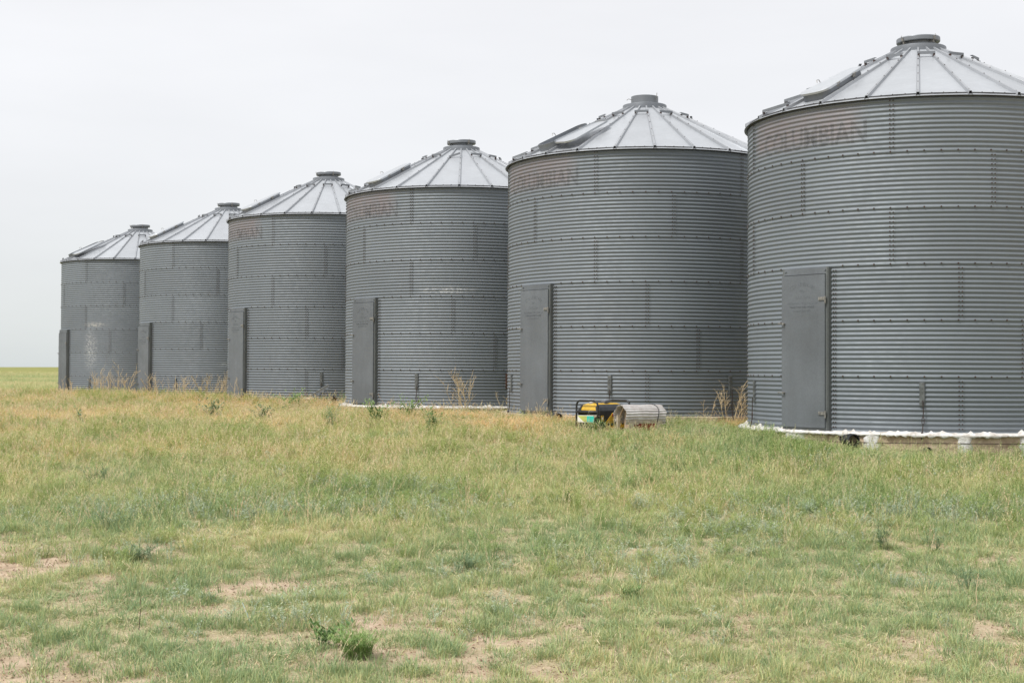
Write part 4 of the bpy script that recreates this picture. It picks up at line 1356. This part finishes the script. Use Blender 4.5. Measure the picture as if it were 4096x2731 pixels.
        go('crumb', cr_, A(cr_, .6, 1.2), Z(cr_, np.ones(n)), rng.uniform(0, .6, cr_.sum()))
        tf_ = (sm > .35) & (y < 16) & (rng.uniform(0, 1, n) < .045)
        go('short', tf_, A(tf_, .8, 1.3), Z(tf_, Hs * 1.1, .6, 1.3), DR(tf_, -.05))
        ln_ = live & (rng.uniform(0, 1, n) < .16 * greenR * (1 - low))
        go('tall', ln_, A(ln_, 1.0, 1.7), Z(ln_, np.full(n, .62), .7, 1.3), DR(ln_, -.1))
        st_ = live & (rng.uniform(0, 1, n) < np.interp(y, [6, 10, 14, 20, 30, 50], [.010, .022, .06, .10, .12, .16]))
        go('stem', st_, A(st_, .6, 1.0) * .8, Z(st_, np.interp(y, [6, 12, 20, 50], [.55, .8, .9, 1.0]), .6, 1.2), np.clip(dryness[st_] + rng.normal(.1, .25, st_.sum()), 0, 1))
    # taller weedy fringe at the two farthest bins
    x, y = cand(34, 47, 30); fr = front(x, y)
    k = outside_bins(x, y) & (x < -6.2) & (fr < 4.0) & (fr > .2) & (fbm(x, y, .8, 3, 77) > .47); x, y = x[k], y[k]
    for key, f_ in (('feather', .6), ('gold', .4)):
        m_ = rng.uniform(0, 1, len(x)) < f_
        put(key, x[m_], y[m_], rng.uniform(1.1, 2.0, m_.sum()), rng.uniform(.35, 1.25, m_.sum()), np.clip(.5 + rng.normal(0, .2, m_.sum()), 0, 1))
    # far field
    for (y0, y1, dens, sc) in ((52, 85, 6.0, 1.2), (85, 170, 1.6, 1.7), (170, 300, .35, 2.6)):
        x, y = cand(y0, y1, dens, 6, .40); k = outside_bins(x, y); x, y = x[k], y[k]
        b = fbm(x, y, 14, 3, 50)
        d = np.clip(.42 + .6 * (b - .45) + np.interp(y, [50, 110, 170, 260], [.08, -.08, .0, .12]) + rng.normal(0, .08, len(x)), 0, .9)
        w_ = rng.uniform(.7, 1.2, len(x)) * sc; put('far', x, y, w_, w_ * .75, d)
    info = {
        'short': ('short_grass', 'short green and straw coloured prairie grass over the whole foreground', 'grass'),
        'tall': ('tall_grass', 'taller green grass with seed heads towards the bins', 'grass'),
        'sage': ('sage_plants', 'small blue green sage plants scattered through the middle of the grass', 'ground cover'),
        'gold': ('dry_golden_grass', 'dry golden grass in a band in front of the bins', 'dry grass'),
        'feather': ('feathery_weeds', 'feathery yellow green weeds mixed into the grass', 'weeds'),
        'litter': ('straw_litter', 'loose dry straw lying on the soil between the tufts', 'straw'),
        'crumb': ('soil_crumbs', 'dark crumbs of soil and dung strewn over the bare patches', 'soil crumbs'),
        'stem': ('seed_stems', 'thin pale seed stems rising above the grass', 'dry stems'),
        'far': ('field_grass', 'far field of grass at left running to the horizon', 'field'),
    }
    for key, (nm, lb, ct) in info.items():
        if not acc[key][0]: continue
        P = np.concatenate(acc[key][0]); s = np.concatenate(acc[key][1]); d = np.concatenate(acc[key][2])
        print(nm, len(P))
        scatter(nm, lb, ct, key, P, s, d)
scatter_all()

# ------------------------------------------------------------------ single plants
def plantmat(name, c0, c1):
    m, t, b = newmat(name); n = t.nodes.new; l = t.links.new
    ti = n('ShaderNodeAttribute'); ti.attribute_name = 'tint'
    r = n('ShaderNodeMapRange'); r.inputs['From Min'].default_value = -.15; r.inputs['From Max'].default_value = .6; l(ti.outputs['Fac'], r.inputs[0])
    mx = n('ShaderNodeMix'); mx.data_type = 'RGBA'; mx.inputs['A'].default_value = (*c0, 1); mx.inputs['B'].default_value = (*c1, 1)
    l(r.outputs[0], mx.inputs['Factor']); l(mx.outputs['Result'], b.inputs['Base Color']); b.inputs['Roughness'].default_value = .6
    tr = n('ShaderNodeBsdfTranslucent'); l(mx.outputs['Result'], tr.inputs['Color'])
    ms = n('ShaderNodeMixShader'); ms.inputs[0].default_value = .25; l(b.outputs[0], ms.inputs[1]); l(tr.outputs[0], ms.inputs[2])
    l(ms.outputs[0], t.nodes['Material Output'].inputs['Surface'])
    return m
PG = plantmat('weed_green', (.13, .23, .08), (.27, .37, .13))
PB = plantmat('weed_blue_green', (.13, .21, .11), (.26, .34, .18))
PG2 = plantmat('weed_deep_green', (.09, .18, .06), (.20, .31, .10))
PF = plantmat('weed_bright_green', (.18, .30, .09), (.32, .42, .14))

def bush(name, x, y, h, rad_, mat, label, stems=12, leafl=.05, leafw=.012, per=26, cat='weed', group='green weeds standing out of the grass'):
    if y > 20: h *= 1.4; leafw *= 1.3
    B = Blades()
    for i in range(stems):
        az = u(0, 6.28); ln = rad_ / h * u(.3, 1.1); hh = h * u(.6, 1.05); p0 = Vector((u(-.3, .3) * rad_, u(-.3, .3) * rad_, 0))
        B.blade(p0, hh, ln, az, .006, 0, 4)
        d = Vector((math.cos(az), math.sin(az), 0))
        for k in range(per):
            t = u(.15, 1); c = p0 + d * (ln * hh * t * t) + Vector((0, 0, hh * (t - .25 * ln * t * t)))
            q = u(0, 6.28); B.leaf(c, (math.cos(q), math.sin(q), u(-.1, 1.2)), leafl * u(.6, 1.2), leafw * u(.7, 1.2), u(-.15, .6))
    o = obj(name, B.mesh(name, mat)); o.location = (x, y, G(x, y) - .01)
    return tag(o, label, cat, group)
bush('leafy_weed', -.98, 7.72, .17, .17, PG2, 'dark leafy weed at the near soil patch, lower left of centre', 9, .065, .018, 16)
bush('feathery_weed', -.78, 7.42, .20, .21, PF, 'bright feathery green weed just in front of the dark leafy weed near the bottom', 60, .045, .004, 34)
bush('grassy_weed', -2.72, 10.55, .20, .30, PB, 'dark green grassy clump right of the large bare soil patch', 26, .05, .005, 30)
bush('grassy_weed', -.32, 10.2, .17, .22, PB, 'dark green clump above the small bare spot near bottom centre', 20, .05, .005, 26)
bush('leafy_weed', .75, 9.15, .13, .12, PG, 'low green tuft over a soil spot right of centre bottom', 12, .05, .006, 18)
bush('leafy_weed', 2.93, 11.35, .26, .13, PB, 'upright dark needle leaved weed at right, left one of the pair', 7, .06, .007, 34)
bush('leafy_weed', 3.28, 11.2, .22, .12, PB, 'upright dark needle leaved weed at right, right one of the pair', 6, .06, .007, 34)
bush('leafy_weed', 3.05, 9.6, .24, .18, PB, 'dark branching weed beside the bent grass blade at lower right', 9, .04, .006, 26)
bush('leafy_weed', .55, 14.0, .22, .14, PG, 'small dark leafy weed in the middle of the grass', 6, .06, .02, 10)
bush('leafy_weed', -2.35, 25.1, .42, .38, PG, 'green weed in the golden grass before the white foam, left one', 14, .07, .022, 24)
bush('leafy_weed', -1.95, 26.8, .40, .42, PG, 'green weed in the golden grass before the white foam, middle one', 14, .07, .022, 24)
bush('leafy_weed', -1.30, 23.3, .38, .30, PG, 'green weed in the golden grass before the white foam, right and nearest one', 14, .06, .02, 24)
bush('leafy_weed', -3.05, 24.3, .36, .22, PB, 'bluish grassy weed left of the weeds before the white foam', 12, .08, .008, 24)
bush('leafy_weed', -5.6, 27.0, .36, .55, PB, 'broad dark green weed patch left of centre, before the third bin', 22, .06, .02, 24)
bush('leafy_weed', -4.6, 26.6, .30, .45, PB, 'second dark green weed patch just right of the broad one', 16, .06, .02, 24)
bush('leafy_weed', -4.9, 32.6, .42, .8, PF, 'bright green weedy swell below the leaning channel', 30, .06, .014, 30)
bush('leafy_weed', -3.7, 34.0, .34, .6, PG, 'green grassy patch at the foot of the gap between third and fourth bins', 24, .09, .009, 24)
bush('leafy_weed', -7.35, 24.6, .26, .12, PB, 'small dark weed alone in the yellow grass at far left', 6, .06, .02, 14)
bush('grassy_weed', 1.38, 23.45, .20, .30, PG, 'dark green grass clump at the near foot of the generator', 26, .12, .008, 12)
bush('grassy_weed', 7.5, 19.9, .22, .25, PG, 'dark green weed at the scrap boards by the right edge', 16, .05, .015, 22)
bush('grassy_weed', -4.6, 16.0, .26, .3, PB, 'grey green weed clump at the left edge of the photo', 22, .035, .008, 26)
bush('grassy_weed', -3.35, 12.2, .24, .3, PB, 'grey green weed clump above the large soil patch', 20, .03, .008, 26)

def stalks(x, y, h, spread, n, label, lean=(0, 0), r0=.0042, seed=0, twigs=7):
    random.seed(100 + seed)
    mb = MB()
    def grow(p, d, ln, r, lvl):
        pts = [p]; dd = d.copy()
        for i in range(4):
            dd = (dd + Vector((u(-.16, .16), u(-.16, .16), u(-.06, .06)))).normalized(); pts.append(pts[-1] + dd * ln / 4)
        mb.tube(pts, r * 1.35, 4 if lvl == 0 else 3, r2=r * .6, cap=False)
        if lvl < 2:
            for k in range(twigs if lvl == 0 else 4):
                t = u(.3, 1); i = min(3, int(t * 4)); q = pts[i].lerp(pts[i + 1], t * 4 - i)
                ax = Vector((u(-1, 1), u(-1, 1), u(-.1, .3))).normalized()
                grow(q, (dd + ax * u(.5, 1.0)).normalized(), ln * u(.16, .36), r * .55, lvl + 1)
    for i in range(n):
        p = Vector((u(-.35, .35) * spread, u(-.35, .35) * spread, 0))
        d = Vector((p.x / max(.1, spread) * .8 + lean[0] + u(-.15, .15), p.y / max(.1, spread) * .5 + lean[1] + u(-.15, .15), 1)).normalized()
        grow(p, d, h * u(.55, 1.05), r0 * u(.8, 1.2), 0)
    o = obj('dry_weed', mb.mesh('dry_weed', M['drystem'])); o.location = (x, y, G(x, y) - .02)
    random.seed(200 + seed)
    return tag(o, label, 'dry weed', 'dry bare weed stalks against the bins')
stalks(-1.02, 31.1, .95, .55, 9, 'tallest bare tan weed stalks before the white foamed bin', (-.18, 0), .006, 1, 8)
stalks(-.10, 31.3, .50, .25, 3, 'short bare tan stalks right of the tallest ones, by the gap', (-.25, 0), .005, 2, 5)
stalks(4.02, 26.3, .72, .55, 16, 'bushy bare tan weed stalks left of the nearest bin', (.0, 0), .0052, 3, 8)
stalks(3.55, 26.2, .58, .2, 2, 'lone leaning tan stalk between the pump cover and the bushy stalks', (-.32, 0), .005, 4, 5)
stalks(-8.1, 39.3, .75, 1.3, 26, 'bare tan weeds before the second bin from left, right hand clump', (.15, 0), .006, 5, 6)
stalks(-9.6, 40.3, .70, 1.4, 22, 'bare tan weeds before the second bin from left, middle clump', (-.1, 0), .006, 6, 6)
stalks(-7.1, 38.2, .60, .7, 7, 'bare tan weeds at the door corner of the third bin from left', (.1, 0), .0055, 7, 5)
stalks(-12.2, 43.8, .95, 1.3, 24, 'bare tan weeds before the farthest bin, right hand clump', (0, 0), .0065, 8, 6)
stalks(-13.6, 45.4, .70, 1.4, 9, 'bare tan weeds before the farthest bin, left hand clump', (0, 0), .006, 9, 5)
stalks(.42, 26.3, .40, .22, 5, 'thin dry stalks at the foot of the bin door left of the generator', (-.1, 0), .004, 10, 4)
stalks(-.35, 30.4, .16, .9, 22, 'matted dry straw at the gap left of the bin behind the generator', (.0, 0), .005, 11, 4)['kind'] = 'stuff'

# twig, clear plastic strip, bent blade, pale stalk
def stick(name, pts, r, mat, label, cat):
    mb = MB(); p0 = Vector(pts[0]); b = Vector((p0.x, p0.y, G(p0.x, p0.y) - .01))
    mb.tube([Vector(p) - p0 for p in pts], r, 6, r2=r * .5); o = obj(name, mb.mesh(name, mat)); o.location = b
    return tag(o, label, cat)
stick('twig', [(-2.10, 8.15, 0), (-2.095, 8.15, .07), (-2.088, 8.15, .14), (-2.10, 8.16, .22)], .0028, M['rusty'], 'thin dark upright twig at lower left', 'twig')
stick('plastic_strip', [(-1.49, 8.3, 0), (-1.515, 8.3, .06), (-1.545, 8.3, .13)], .0045, M['plastic'], 'pale bluish plastic strip standing in the grass at lower left', 'plastic strip')
stick('pale_stalk', [(2.86, 8.9, 0), (2.875, 8.9, .06), (2.87, 8.9, .12), (2.885, 8.9, .24)], .004, M['drystem'], 'pale dry stalk at the right edge, lower part of the photo', 'dry stalk')
stick('pale_stalk', [(-1.62, 11.2, 0), (-1.60, 11.2, .05), (-1.57, 11.2, .11), (-1.56, 11.2, .17)], .005, M['drystem'], 'pale forked dry stalk left of centre above the soil spots', 'dry stalk')
Bb = Blades(); Bb.blade((0, 0, 0), .26, .75, math.pi, .016, .1, 8, 2.2, face=math.pi / 2); Bb.blade((.02, 0, 0), .10, .8, math.pi, .012, 0, 5, 1.2, face=math.pi / 2)
o = obj('grass_blade', Bb.mesh('grass_blade', PB)); o.location = (2.86, 9.35, G(2.86, 9.35)); tag(o, 'large bent grass blade at lower right, folded over to the left', 'grass blade')
